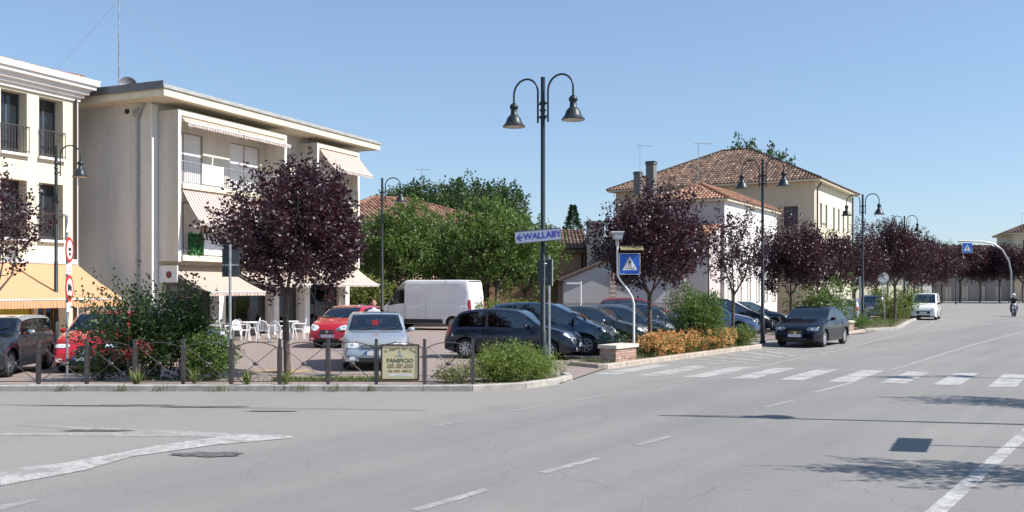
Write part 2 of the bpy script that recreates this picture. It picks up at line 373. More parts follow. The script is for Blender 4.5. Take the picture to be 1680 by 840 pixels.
# kerbs made of single stones
def kerb(name, pts, width, h, m, seg=1.0, z0=-.05):
    root = setting(name); P = [Vector((x, y, 0)) for x, y in pts]
    for a, b in zip(P[:-1], P[1:]):
        L = (b - a).length; n = max(1, round(L / seg)); d = (b - a) / L; ang = math.atan2(d.y, d.x)
        me = None
        for i in range(n):
            l = L / n - .012; ww = width
            if me is None:
                c = .018; prof = [(0, z0), (0, h - c), (c, h), (ww - c, h), (ww, h - c), (ww, z0)]
                k = len(prof); q = MB().add([(x, y, z) for x in (0, l) for y, z in prof], [tuple(range(k))[::-1], tuple(range(k, 2*k))] + [(j, (j+1) % k, (j+1) % k + k, j + k) for j in range(k)])
                me = q.mesh('kerb_stone', m, recalc=True)
            p = a + d * (L / n) * (i + .5 / n * 0)
            o = link('kerb_stone', me, root, (p.x, p.y, random.uniform(-.006, .004)), (0, random.uniform(-.003, .003), ang + random.uniform(-.004, .004)))
    return root
kerb('fence_kerb', [(-45, FY), (-13, FY)], .16, .13, M['concrete'], 2.0)
kerb('corner_kerb', [(-13, FY), (-.8, FY), (.3, FY + .55), (1.0, FY + 1.4), (1.4, FY + 2.4), (1.3, FY + 3.0)], .16, .13, M['concrete'], .98)
kerb('bed_kerb', [(1.55, 25.6), (2.25, 24.65), K(.35, 0), K(11.2, 0), K(11.6, 1.5)], .16, .14, M['kerb_red'], 1.0)
kerb('far_bed_kerb', [(12.6, 42.2), (14.4, 41.8), (17.2, 46), (17.0, 47.5)], .16, .14, M['kerb_red'], 1.0)
kerb('distant_kerb', [(17.6, 47.0), (19.8, 48.4), (24.6, 58.5), (29, 67), (32, 74), (36, 84), (44, 110), (52, 136)], .18, .14, M['concrete'], 3.0)
kerb('opposite_kerb', [(48, 141), (80, 139), (120, 120)], .2, .14, M['concrete'], 6.0)
# strip of pavement behind the fence kerb, beds
sheet('pavement', [(-45, FY + .17), (-.8, FY + .17), (.2, FY + .75), (.85, FY + 1.55), (1.2, FY + 2.5), (.9, FY + 3.0), (-.3, FY + 1.9), (-1.4, FY + 1.35), (-45, FY + 1.25)], .085, M['paver'])
kerb('pavement_back_kerb', [(-45, FY + 1.25), (-1.4, FY + 1.25)], .1, .09, M['concrete'], 3.0)
sheet('planting_bed', [(2.33, 24.95), K(.5, .17), K(11.0, .17), K(11.1, 1.5), K(1.2, 1.5), (1.75, 25.7)], .10, M['dirt'])
sheet('far_planting_bed', [(12.7, 42.4), (14.4, 42), (17.0, 46.1), (16.9, 47.4), (13.5, 44.5)], .10, M['dirt'])
sheet('distant_planting_bed', [(17.7, 47.2), (19.8, 48.7), (24.4, 58.6), (28.8, 67.1), (31.8, 74.1), (35.8, 84.1), (43.8, 110), (51.8, 136), (48, 136), (33, 84), (26, 66.5), (19, 52)], .10, M['dirt'])
sheet('far_pavement', [(40, 141.3), (80, 139.3), (120, 120.3), (140, 130), (100, 175), (40, 175)], .10, M['concrete'])

# ------------------------------------------------------------------ road markings
def G(*pts): return [ground(x, y) for x, y in pts]
def mark(name, pts, m, z=.004): return sheet(name, pts, z, m)
def band(name, a, b, wdt, m, z=.004):
    a = Vector(a); b = Vector(b); d = (b - a).normalized(); n = Vector((-d.y, d.x)) * wdt / 2
    return mark(name, [a - n, b - n, b + n, a + n], m, z)
c3 = Vector((7.33, 23.2)); cs = Vector((.995, -.36)); u = Vector((.535, .845))
for k in range(-5, 7):
    c = c3 + cs * (k * 1.03); a = c - u * 1.75; b = c + u * 1.75; hx = Vector((.28, -.04))
    mark('crosswalk_stripe', [a - hx, a + hx, b + hx, b - hx], M['paint'])
for a, b in (((680, 838), (800, 803)), ((890, 776), (980, 752)), ((1045, 731), (1100, 716)), ((1256, 668), (1302, 657)), ((1334, 644.5), (1405, 626))):
    band('centre_dash', ground(*a), ground(*b), .12, M['paint_worn'] if a[0] in (680, 890, 1334) else M['paint_faint'])
band('centre_line', (9.9, 24.6), (11.2, 26.5), .12, M['paint_faint']); band('centre_line', (11.2, 26.5), (17.8, 36.2), .13, M['paint_worn'])
band('centre_line', (17.8, 36.2), (26.5, 48.3), .14, M['paint_worn'])
for a, b in (((710, 699), (765, 691)), ((842, 674), (889, 667)), ((939, 658), (1003, 647.5)), ((1046, 637), (1146, 621))):
    band('edge_dash', ground(*a), ground(*b), .11, M['paint_faint'])
EL = [(5.2, 23.2), (6.5, 25.2), (8.9, 29.0), (11.6, 33.0), (15.6, 39.8), (20.4, 47.9), (25.3, 57), (29.6, 66), (32.7, 76), (36.5, 90), (45, 110), (54, 124)]
for a, b in zip(EL[:-1], EL[1:]): band('edge_line', a, b, .13, M['paint_worn'])
BL = [(5.0, 25.4), (7.2, 27.8), (9.9, 31.9), (12.7, 36.2), (17.2, 43.2)]
for a, b in zip(BL[:-1], BL[1:]): band('bay_line', a, b, .10, M['paint_worn'], .006)
for i in range(6):                                                   # hatching in front of the bay
    a = Vector(K(3.6 + i * 1.35, -.15)); b = Vector(BL[0]).lerp(Vector((8.8, 30.2)), min(1, .14 * i + .18)) ; band('hatching_stripe', a, b + Vector((.5, -.05)), .2, M['paint'])
band('bay_line', K(10.9, -.2), (8.9, 30.6), .12, M['paint_worn']); band('bay_line', (13.4, 41.5), (15.2, 40.4), .12, M['paint_worn'])
band('edge_line', ground(1530, 845), ground(1900, 520), .17, M['paint']); band('edge_line', (2.9, 7.4), ground(1530, 845), .17, M['paint'])
mark('junction_line', G((25, 698), (150, 701), (480, 715), (480, 719.5), (330, 717), (0, 714), (0, 711), (200, 709)), M['paint_worn'])
mark('junction_line', G((0, 771), (100, 761), (200, 743), (260, 731), (400, 712.5), (470, 720), (350, 731), (215, 750), (140, 772), (0, 798)), M['paint'], .008)
mark('junction_line', G((-60, 838), (0, 829), (60, 818), (62, 822), (0, 838), (-60, 850)), M['paint_faint'])
def blob_sheet(name, cx, cy, rx, ry, m, seed, z=.003, n=22):
    rr = random.Random(seed); pts = []
    for i in range(n):
        a = 2 * math.pi * i / n; k = rr.uniform(.6, 1.15); pts.append((cx + rx * k * math.cos(a), cy + ry * k * math.sin(a)))
    return mark(name, pts, m, z)
x, y = ground(345, 746); blob_sheet('asphalt_patch', x, y, .5, .2, M['patch'], 3, .0105)
for px, py, rx, ry, s in ((330, 668, .9, .09, 5), (445, 675, .45, .08, 6), (150, 666, 1.6, .06, 7), (230, 665, .9, .05, 8), (160, 707, .6, .1, 9)):
    x, y = ground(px, py); blob_sheet('asphalt_patch', x, y, rx, ry, M['patch'], s, .0105)
band('road_seam', (-20, 18.2), (-1.5, 16.3), .03, M['patch'], .0125)

# ------------------------------------------------------------------ foliage
def leaf_mesh(name, cen, dirs, size, aspect, m, tint=None):
    n = len(cen); cen = np.asarray(cen); d = np.asarray(dirs); d = d / (np.linalg.norm(d, axis=1, keepdims=True) + 1e-9)
    r = rng.normal(size=(n, 3)); s_ = np.cross(d, r); s_ /= (np.linalg.norm(s_, axis=1, keepdims=True) + 1e-9)
    L = (size * rng.uniform(.65, 1.3, n))[:, None]; wd = L * aspect * .5; nn = np.cross(d, s_)
    v = np.empty((n, 4, 3)); v[:, 0] = cen; v[:, 1] = cen + d * L * .5 + s_ * wd + nn * L * .06; v[:, 2] = cen + d * L; v[:, 3] = cen + d * L * .5 - s_ * wd + nn * L * .06
    me = bpy.data.meshes.new(name); me.vertices.add(n * 4); me.vertices.foreach_set('co', v.ravel().astype('f4'))
    me.loops.add(n * 4); me.loops.foreach_set('vertex_index', np.arange(n * 4, dtype='i4'))
    me.polygons.add(n); me.polygons.foreach_set('loop_start', np.arange(0, n * 4, 4, dtype='i4')); me.polygons.foreach_set('loop_total', np.full(n, 4, dtype='i4'))
    t = rng.random(n) if tint is None else tint
    a = me.attributes.new('tint', 'FLOAT', 'POINT'); a.data.foreach_set('value', np.repeat(t, 4).astype('f4'))
    me.materials.append(m); me.update(); me.validate(); return me
def shoots(n, rad, center, shell=2.4, bottom=-.75, up=.8, lump=.16, ln=(.25, .55), seed=0, spike=.0):
    g = np.random.default_rng(seed); d = g.normal(size=(n * 2, 3)); d /= np.linalg.norm(d, axis=1, keepdims=True)
    d = d[d[:, 2] > bottom][:n]; n = len(d)
    k = g.normal(size=(9, 3)); ph = g.uniform(0, 6.28, 9); env = 1 + lump * np.sin(d @ (k.T * 2.6) + ph).sum(1) / 2.4
    r = g.random(n) ** (1 / shell); P = d * (r * env)[:, None] * np.array(rad) + np.array(center)
    sd_ = d * np.array([1, 1, .8]) + np.array([0, 0, up]) + g.normal(size=(n, 3)) * .35; sd_ /= np.linalg.norm(sd_, axis=1, keepdims=True)
    L = g.uniform(*ln, n) * (1 + spike * (d[:, 2] > .5) * g.random(n))
    return P, sd_, L
def leaves_on(P, D, L, per, spread, seed=1):
    g = np.random.default_rng(seed); n = len(P); i = np.repeat(np.arange(n), per); t = g.random(n * per)
    c = P[i] + D[i] * (L[i] * (t - .35))[:, None] + g.normal(size=(n * per, 3)) * (spread * (1 - .6 * t))[:, None]
    dr = D[i] * .5 + g.normal(size=(n * per, 3)) * .8; tint = np.clip(g.random(n)[i] * .5 + g.random(n * per) * .6, 0, 1)
    return c, dr, tint
def limbs(trunk_h, rad, center, P, n, r0, seed, lean=(0, 0), top=None, nseg=7):
    g = random.Random(seed); mb = MB()
    tp = [(lean[0] * t + .02 * math.sin(5 * t + seed), lean[1] * t + .02 * math.cos(4 * t + seed), trunk_h * t) for t in (0, .03, .3, .6, 1)]
    mb.tube(tp, [r0 * 1.35, r0 * 1.08, r0, r0 * .92, r0 * .86], 10); T = Vector(tp[-1])
    main = max(5, n // 7); mids = []
    for i in range(main):
        a = 2 * math.pi * (i + g.random() * .6) / main; rr = g.uniform(.25, .6); zz = g.uniform(.25, .95)
        e = Vector((center[0] + math.cos(a) * rad[0] * rr, center[1] + math.sin(a) * rad[1] * rr, T.z + (center[2] + rad[2] * .75 - T.z) * zz))
        s0 = T - Vector((0, 0, g.uniform(0, .25))); m1 = s0.lerp(e, .45) + Vector((math.cos(a), math.sin(a), 0)) * .12 * rad[0]
        mb.tube([s0, m1, e], [r0 * .55, r0 * .36, r0 * .14], 6); mids += [m1, m1.lerp(e, .5), e]
    idx = list(range(len(P))); g.shuffle(idx)
    for i in idx[:n * 3]:
        p = Vector(P[i]); q = min(mids, key=lambda q: (q - p).length + (.6 if q.z > p.z else 0))
        mm = q.lerp(p, .5) + Vector((g.uniform(-.1, .1), g.uniform(-.1, .1), -.04))
        mb.tube([q, mm, p], [r0 * .16, r0 * .1, r0 * .05], 4, False)
    return mb
def tree_meshes(kind, seed):
    if kind == 'plum_big': rad = (1.78, 1.78, 1.72); c = (0, 0, 3.72); ns, per, sz, asp, th, r0 = 980, 32, .09, .62, 2.1, .075
    elif kind == 'plum_mid': rad = (1.85, 1.85, 1.55); c = (0, 0, 3.45); ns, per, sz, asp, th, r0 = 800, 28, .095, .62, 2.0, .07
    elif kind == 'plum_sparse': rad = (1.35, 1.35, 1.45); c = (0, 0, 3.35); ns, per, sz, asp, th, r0 = 190, 20, .1, .62, 2.0, .06
    elif kind == 'green': rad = (2.9, 2.9, 2.6); c = (0, 0, 4.6); ns, per, sz, asp, th, r0 = 760, 24, .17, .7, 2.3, .13
    elif kind == 'tall': rad = (3.0, 3.0, 4.0); c = (0, 0, 7.0); ns, per, sz, asp, th, r0 = 800, 26, .26, .6, 3.6, .2
    m = M['plum'] if 'plum' in kind else M['leaf'] if kind == 'green' else M['leaf_dark']
    sp = .7 if 'plum' in kind else .3
    P, D, L = shoots(ns, rad, c, 2.4, -.8, 1.5 if 'plum' in kind else .4, .24 if 'plum' in kind else .26, (.35, .75) if 'plum' in kind else (.3, .7), seed, sp)
    if 'plum' in kind:                                        # ascending sides: narrower below
        k = np.clip((P[:, 2] - (c[2] - rad[2])) / (rad[2] * 1.15), .35, 1); P[:, :2] *= k[:, None] ** .3; tq = np.clip((P[:, 2] - c[2]) / rad[2], 0, 1.2); P[:, :2] *= (1 - .28 * tq)[:, None]
    cc, dr, ti = leaves_on(P, D, L, per, .085 if 'plum' in kind else .2 if kind == 'green' else .28, seed)
    return limbs(th, rad, c, P, 40, r0, seed).mesh('trunk', M['bark'], smooth=50), leaf_mesh('crown', cc, dr, sz, asp, m, ti)
TM = {}
def tree(name, kind, seed, x, y, label, cat='tree', s=(1, 1, 1), rz=0, group=None, z=.03):
    if (kind, seed) not in TM: TM[kind, seed] = tree_meshes(kind, seed)
    a, b = TM[kind, seed]; o = thing(name, label, cat, (x, y, z), rz, group); o.scale = s
    link('trunk', a, o); link('crown', b, o); return o
def shrub(name, x, y, z, rad, ns, per, sz, asp, m, label, cat='shrub', stems=8, extra=None, group=None, seed=1, up=.9, spread=.09, ln=(.2, .45), cz=None, shell=2.0):
    o = thing(name, label, cat, (x, y, z), 0, group); c = (0, 0, cz if cz is not None else rad[2] * .95)
    P, D, L = shoots(ns, rad, c, shell, -.9, up, .42 if rad[2] > .85 else .2, ln, seed, .5); P[:, 2] = np.maximum(P[:, 2], .06)
    cc, dr, ti = leaves_on(P, D, L, per, spread, seed); cc[:, 2] = np.maximum(cc[:, 2], .01)
    link('foliage', leaf_mesh('foliage', cc, dr, sz, asp, m, ti), o)
    mb = MB(); g = random.Random(seed)
    for i in range(min(stems, len(P))):
        p = Vector(P[i * (len(P) // stems)]); b0 = Vector((p.x * .25, p.y * .25, -.02)); mb.tube([b0, b0.lerp(p, .5) + Vector((0, 0, .05)), p], [.014, .01, .005], 5, False)
    mb.build('stem', M['bark'], o)
    if extra:
        em, frac, esz, nm = extra; k = int(len(P) * frac); sel = np.random.default_rng(seed + 5).permutation(len(P))[:k]
        Q = P[sel] + D[sel] * L[sel][:, None] * .7
        cc, dr, ti = leaves_on(Q, D[sel], L[sel] * .3, 14, .05, seed + 2); link(nm, leaf_mesh(nm, cc, dr, esz, .9, em, ti), o)
    return o

# ------------------------------------------------------------------ walls with real openings
def wall(mb, O, xd, L, z0, z1, holes=(), depth=.18, top=None):
    xd = Vector(xd).normalized(); n = Vector((-xd.y, xd.x, 0)) * depth; O = Vector(O)
    xs = sorted({0, L, *[h[0] for h in holes], *[h[1] for h in holes]}); zs = sorted({z0, z1, *[h[2] for h in holes], *[h[3] for h in holes]})
    P = lambda x, z: O + xd * x + Vector((0, 0, z))
    for a, b in zip(xs[:-1], xs[1:]):
        for c, d in zip(zs[:-1], zs[1:]):
            if any(h[0] <= a and b <= h[1] and h[2] <= c and d <= h[3] for h in holes): continue
            mb.quad(P(a, c), P(b, c), P(b, d), P(a, d))
    for a, b, c, d in holes:
        p = [P(a, c), P(b, c), P(b, d), P(a, d)]
        for i in range(4):
            q, r = p[i], p[(i + 1) % 4]; mb.quad(q, q + n, r + n, r)
def window(parent, O, xd, h, depth, frame_m, pane_m, mull=1, cross=0, fw=.05, name='window', back=.0, panel=None):
    xd = Vector(xd).normalized(); n = Vector((-xd.y, xd.x, 0)); a, b, c, d = h
    B = Matrix((( xd.x, n.x, 0, O[0]), (xd.y, n.y, 0, O[1]), (0, 0, 1, O[2] if len(O) > 2 else 0), (0, 0, 0, 1)))
    y = depth - .05; mb = MB()
    mb.box(a, a + fw, y, y + .045, c, d, B); mb.box(b - fw, b, y, y + .045, c, d, B); mb.box(a + fw, b - fw, y, y + .045, c, c + fw, B); mb.box(a + fw, b - fw, y, y + .045, d - fw, d, B)
    for i in range(1, mull + 1):
        x = a + (b - a) * i / (mull + 1); mb.box(x - fw * .6, x + fw * .6, y + .004, y + .041, c + fw, d - fw, B)
    for i in range(1, cross + 1):
        z = c + (d - c) * i / (cross + 1); mb.box(a + fw, b - fw, y + .008, y + .037, z - .015, z + .015, B)
    w_ = mb.build(name, frame_m, parent)
    MB().box(a + .01, b - .01, y + .018, y + .028, c + .01, d - .01, B).build('pane', pane_m, w_)
    if back: MB().box(a + .01, b - .01, y + back, y + back + .02, c + .01, d - .01, B).build('interior', M['inside'], w_)
    return w_
def tiled_face(A, B_, up, Lmax, mb_plane, mb_tile, clipL=0, clipR=0, col=.24, course=.42):
    """roof face: eave A->B, slope vector up (unit), triangle/trapezoid: hips move in clipL/clipR per metre of slope"""
    A = Vector(A); B_ = Vector(B_); e = (B_ - A); W = e.length; e.normalize(); up = Vector(up).normalized(); nrm = e.cross(up).normalized()
    mb_plane.quad(A, B_, B_ + up * Lmax - e * clipR * Lmax, A + up * Lmax + e * clipL * Lmax)
    n = int(W / col)
    for i in range(n):
        x = (i + .5) * W / n
        ml = Lmax
        if clipL > 0: ml = min(ml, x / clipL)
        if clipR > 0: ml = min(ml, (W - x) / clipR)
        k = 0; s = -.06
        while s < ml - .1:
            s2 = min(s + course, ml); r1 = col * .40; r2 = col * .33
            vs = []
            for (ss, r, hgt) in ((s, r1, .045), (s2 + .02, r2, .012)):
                for th in (180, 120, 60, 0):
                    t = R(th); vs.append(A + e * (x + r * math.cos(t) + random.uniform(-.006, .006)) + up * ss + nrm * (hgt + r * .75 * math.sin(t)))
            mb_tile.add(vs, [(0, 1, 5, 4), (1, 2, 6, 5), (2, 3, 7, 6), (0, 3, 2, 1)]); s += course
def hip_roof(parent, x0, x1, y0, y1, ze, zr, m, over=.5, col=.24, course=.42, ridge=True, thick=.14, soffit=None):
    x0 -= over; x1 += over; y0 -= over; y1 += over; pl = MB(); tl = MB()
    wx = x1 - x0; wy = y1 - y0; half = min(wx, wy) / 2; rise = zr - ze
    MB().box(x0 + .03, x1 - .03, y0 + .03, y1 - .03, ze - thick, ze - .003).build('eaves', soffit or M['beam'], parent)
    c = [(x0, y0), (x1, y0), (x1, y1), (x0, y1)]
    for i in range(4):
        A = c[i]; B_ = c[(i + 1) % 4]; e = Vector((B_[0] - A[0], B_[1] - A[1])).normalized(); inn = Vector((-e.y, e.x))
        up = Vector((inn.x * half, inn.y * half, rise)); L = up.length; k = half / L
        tiled_face((*A, ze), (*B_, ze), up, L, pl, tl, k, k, col, course)
    rf = pl.build('roof', M['roof_under'], parent)
    tag(tint_tiles(tl.build('roof_tile', m, rf)), kind='stuff')
    # hips and ridge caps
    cap = MB(); cx, cy = (x0 + x1) / 2, (y0 + y1) / 2
    if wx >= wy: r1, r2 = Vector((x0 + half, cy, zr)), Vector((x1 - half, cy, zr)); e = [r1, r2, r2, r1]
    else: r1, r2 = Vector((cx, y0 + half, zr)), Vector((cx, y1 - half, zr)); e = [r1, r1, r2, r2]
    for q, r in zip(c, e): cap.tube([Vector((*q, ze + .06)), r + Vector((0, 0, .06))], .10, 7)
    if (r1 - r2).length > .1: cap.tube([r1 + Vector((0, 0, .06)), r2 + Vector((0, 0, .06))], .10, 7)
    cap.build('ridge_cap', m, rf)
    return rf
def railing(parent, x0, x1, y, z0, z1, step, m, name='railing', r=.012):
    mb = MB(); mb.box(x0, x1, y - .02, y + .02, z1 - .03, z1); mb.box(x0, x1, y - .015, y + .015, z0, z0 + .03)
    n = int((x1 - x0) / step)
    for i in range(n + 1):
        x = x0 + (x1 - x0) * i / n; mb.box(x - r/2, x + r/2, y - r/2, y + r/2, z0 + .03, z1 - .03)
    return mb.build(name, m, parent)
def awning(parent, x0, x1, ya, za, yb, zb, m, val=.22, name='awning', side=False, scallop=True):
    root = MB()
    n = 8; pts = []
    for i in range(n + 1):
        t = i / n; pts.append((ya + (yb - ya) * t, za + (zb - za) * t - .06 * math.sin(math.pi * t)))
    for (a, b), (c, d) in zip(pts[:-1], pts[1:]): root.quad((x0, a, b), (x1, a, b), (x1, c, d), (x0, c, d))
    k = int((x1 - x0) / .16)
    for i in range(k):
        xa = x0 + (x1 - x0) * i / k; xb = x0 + (x1 - x0) * (i + 1) / k; xm = (xa + xb) / 2; o = .012 * math.sin(i * 1.7)
        if scallop: root.add([(xa, yb, zb), (xb, yb, zb), (xb, yb + o, zb - val * .8), (xm, yb + o, zb - val), (xa, yb + o, zb - val * .8)], [(0, 1, 2, 3, 4)])
        else: root.quad((xa, yb, zb), (xb, yb, zb), (xb, yb + o, zb - val), (xa, yb + o, zb - val))
    if side:
        for xx in (x0, x1): root.add([(xx, ya, za), (xx, yb, zb), (xx, yb, zb - val), (xx, ya, zb - val * .2)], [(0, 1, 2, 3)])
    o = root.build(name, m, parent)
    ar = MB(); ar.tube([(x0, yb, zb), (x1, yb, zb)], .022, 6)
    for xx in (x0 + .25, x1 - .25): ar.tube([(xx, ya + .02, za - .18), (xx + .02, (ya + yb) / 2, (za + zb) / 2 - .3), (xx, yb, zb - .03)], .018, 5)
    ar.build('awning_arm', M['white_plastic'], o); return o

# ================================================================== BUILDINGS
RZ = math.atan2(.917, .399)
# ---- central block of flats with balconies
cb = thing('apartment_building', 'cream three-storey block of flats with striped awnings over its balconies and wide flat eaves', 'building', (-13.86, 36.29, 0), RZ)
XE, YB = 13.6, 13.0
shops = [(.75, 3.45, .05, 2.75), (3.95, 7.05, .05, 2.75), (7.75, 9.35, .05, 2.75), (9.95, 12.75, .05, 2.75)]
up1 = [(.75, 2.85, 3.42, 5.6), (4.5, 6.5, 3.42, 5.6), (7.7, 8.7, 4.3, 5.6), (9.8, 12.4, 3.42, 5.6)]
up2 = [(.75, 2.85, 6.22, 8.4), (4.5, 6.5, 6.22, 8.4), (7.7, 8.7, 7.0, 8.4), (9.8, 12.4, 6.22, 8.4)]
mb = MB(); wall(mb, (0, 0, 0), (1, 0, 0), XE, -.05, 9.28, shops + up1 + up2, .22); mb.build('front_wall', M['ivory'], cb)
mb = MB(); wall(mb, (0, YB, 0), (0, -1, 0), YB, -.05, 9.28); mb.build('side_wall', M['grey_plaster'], cb)
mb = MB(); wall(mb, (XE, 0, 0), (0, 1, 0), YB, -.05, 9.28); wall(mb, (XE, YB, 0), (-1, 0, 0), XE, -.05, 9.28); mb.build('back_wall', M['ivory'], cb)
MB().box(0.3, XE - .3, .45, YB - .3, 3.05, 3.15).build('floor_slab', M['ivory'], cb)
for h in shops:
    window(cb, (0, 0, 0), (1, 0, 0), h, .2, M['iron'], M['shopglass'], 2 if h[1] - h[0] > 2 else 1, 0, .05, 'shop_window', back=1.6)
for h in up1 + up2:
    window(cb, (0, 0, 0), (1, 0, 0), h, .12, M['shutter_frame'], M['shutter_white'] if h[1] - h[0] > 1.3 else M['shade_glass'], 1, 0, .05, 'shutter')
for x0, x1 in ((3.5, 3.9), (7.15, 7.5), (9.45, 9.85), (12.9, 13.25)):
    MB().box(x0, x1, -.28, -.003, 0, 2.9).build('pillar', M['white_stone'], cb)
MB().box(-.02, .28, -.06, -.003, 0, 9.2).build('corner_pillar', M['white_stone'], cb)
# roof slab with overhang
rf = MB(); rf.box(-.8, XE + .8, -1.4, YB + .8, 9.28, 9.56); rf = rf.build('roof', M['beam'], cb)
MB().box(-.86, XE + .86, -1.46, YB + .86, 9.562, 9.66).build('gutter', M['flash_light'], rf)
MB().box(-.80, XE + .80, -1.32, YB + .8, 9.662, 9.74).build('parapet', M['flash_light'], rf)
MB().box(-.875, -.862, -1.44, YB + .8, 9.52, 9.82).build('flashing', M['flashing'], rf)
def bay(x0, x1, first):
    for xx in (x0, x1 - .14):
        MB().box(xx, xx + .14, -1.05, -.003, 3.17, 8.98).build('balcony_side_wall', M['ivory'], cb)
        MB().box(xx - .01, xx + .15, -1.075, -1.052, 3.15, 9.0).build('wall_edge', M['white_stone'], cb)
    MB().box(x0 + .145, x1 - .145, -1.08, -.02, 8.78, 8.99).build('beam', M['beam'], cb)
    for z in (3.19, 5.97):
        MB().box(x0 + .145, x1 - .145, -1.18, -.005, z, z + .21).build('balcony_floor', M['beam'], cb)
        railing(cb, x0 + .16, x1 - .16, -1.1, z + .23, z + 1.08, .11, M['galv'], r=.022)
bay(.3, 7.0, 1); bay(9.34, 12.95, 0)
MB().box(1.5, 2.75, -1.16, -1.13, 6.24, 7.02).build('balcony_panel', M['white_plastic'], cb)
MB().box(1.6, 2.75, -1.16, -1.13, 3.44, 4.25).build('balcony_panel', M['white_plastic'], cb)
mt = leaf_mesh('hedge_screen', np.column_stack([rng.uniform(.78, 1.55, 700), rng.uniform(-1.2, -1.13, 700), rng.uniform(3.42, 4.27, 700)]), rng.normal(size=(700, 3)), .09, .7, leaf_mat('screen_green', (.03, .14, .04), (.06, .26, .08), .6, .1))
o = link('hedge_screen', mt, cb); tag(o, 'bright green artificial hedge screen on the lower balcony rail')
MB().box(.78, 1.56, -1.15, -1.12, 3.42, 4.25).build('hedge_backing', M['leaf_deep'], o)
awning(cb, .48, 3.65, -1.10, 8.72, -1.40, 8.47, M['awn_pink'], .14)
awning(cb, 3.72, 6.85, -1.10, 8.72, -1.42, 8.47, M['awn_pink'], .14)
awning(cb, 9.5, 12.85, -1.10, 8.72, -1.95, 7.75, M['awn_pink'], .16)
awning(cb, .48, 3.6, -1.10, 5.92, -1.98, 4.65, M['awn_pink'], .18)
awning(cb, 3.72, 6.85, -1.10, 5.92, -1.9, 4.9, M['awn_pink'], .18)
awning(cb, .35, 3.65, -.32, 3.05, -2.55, 1.98, M['awn_cream'], .16)
awning(cb, 4.0, 7.1, -.32, 3.08, -2.3, 2.28, M['awn_cream'], .12)
awning(cb, 7.2, 8.9, -.32, 3.08, -2.0, 2.4, M['awn_cream'], .12)
awning(cb, 9.1, 13.1, -.9, 3.08, -2.15, 2.32, M['awn_cream'], .12)
o = MB().box(.30, .36, -1.0, -.1, 2.35, 3.0).build('shop_sign', M['sign_white'], cb)
lg = MB().lathe([(.001, 0), (.13, 0), (.13, .02), (.001, .02)], 16, Matrix.Translation((.298, -.6, 2.65)) @ Matrix.Rotation(R(-90), 4, 'Y')).build('emblem', M['frame_brown'], o)
MB().lathe([(.001, 0), (.055, 0), (.055, .025), (.001, .025)], 12, Matrix.Translation((.296, -.6, 2.65)) @ Matrix.Rotation(R(-90), 4, 'Y')).build('emblem', M['sign_red'], o)
p = MB(); p.tube([(-.09, .62, .2), (-.09, .62, 8.7), (-.09, .45, 9.0), (-.09, .3, 9.25)], .05, 8); p.build('downpipe', M['galv'], cb, smooth=40)
MB().box(-.16, -.02, .5, .78, 8.75, 9.05).build('rain_hopper', M['galv'], cb)
for z in (3.1, 6.0): MB().tube([(-.09, .62, z), (-.09, .62, z + .06)], .065, 8).build('pipe_bracket', M['galv'], cb)
MB().tube([(-.004, 1.2, 9.0), (-.06, 1.2, 9.0)], .10, 8).build('vent', M['trim'], cb)
# mast and dish on the roof
ms = thing('antenna_mast', 'tall thin television mast with guy wires on the flat roof of the cream flats', 'antenna', (-16.3, 39.2, 9.8), 0)
q = MB(); q.tube([(0, 0, 0), (0, 0, 2.8)], .04, 6); q.tube([(0, 0, 2.8), (0, 0, 5.2)], .025, 6); q.build('mast', M['galv'], ms)
q = MB()
for z, l in ((4.9, .9), (5.1, .5)):
    q.tube([(-l * .6, -.1, z), (l * .5, .1, z)], .012, 4)
    for i in range(7):
        x = -l * .6 + l * 1.1 * i / 6; q.tube([(x + .03, -.25, z), (x - .03, .25, z)], .007, 4)
q.build('aerial', M['galv'], ms)
q = MB()
for dx, dy in ((5.2, 2.0), (-4.5, 1.0), (1.2, 6.0)): q.tube([(0, 0, 4.3), (dx, dy, .0)], .006, 4)
q.build('guy_wire', M['galv'], ms)
ds = thing('satellite_dish', 'grey satellite dish beside the mast on the flat roof', 'satellite dish', (-15.45, 38.0, 9.8), R(20)); ds.scale = (1.05, 1.05, 1.05)
q = MB(); q.lathe([(.01, 0), (.16, .03), (.27, .09), (.33, .15), (.33, .16), (.26, .10), (.01, .02)], 18, Matrix.Translation((0, 0, .42)) @ Matrix.Rotation(R(75), 4, 'X')); q.build('dish', M['flashing'], ds, smooth=50)
MB().tube([(0, .05, 0), (0, .05, .4)], .025, 6).build('stand', M['galv'], ds)

# ---- left cream building with moulded cornice
lb = thing('cream_building', 'cream yellow house at the left edge with a white moulded cornice and iron window rails', 'building', (-16.4, 35.6, 0), RZ)
wins_t = [(-1.66, -.62), (-3.2, -2.16), (-5.0, -3.96), (-6.6, -5.56)]
holes = []
for a, b in wins_t: holes += [(a + 9, b + 9, 6.9, 9.05), (a + 9, b + 9, 3.9, 5.95)]
shop = [(.4, 2.2, .35, 2.6), (3.2, 5.4, .05, 2.6), (5.6, 7.15, .5, 2.6), (7.3, 8.2, .05, 2.6)]
mb = MB(); wall(mb, (-9, 0, 0), (1, 0, 0), 9, -.05, 9.4, holes + shop, .5); mb.build('front_wall', M['cream'], lb)
mb = MB(); wall(mb, (0, 0, 0), (0, 1, 0), 11, -.05, 9.4); wall(mb, (0, 11, 0), (-1, 0, 0), 9, -.05, 9.4); wall(mb, (-9, 11, 0), (0, -1, 0), 11, -.05, 9.4); mb.build('side_wall', M['grey_plaster'], lb)
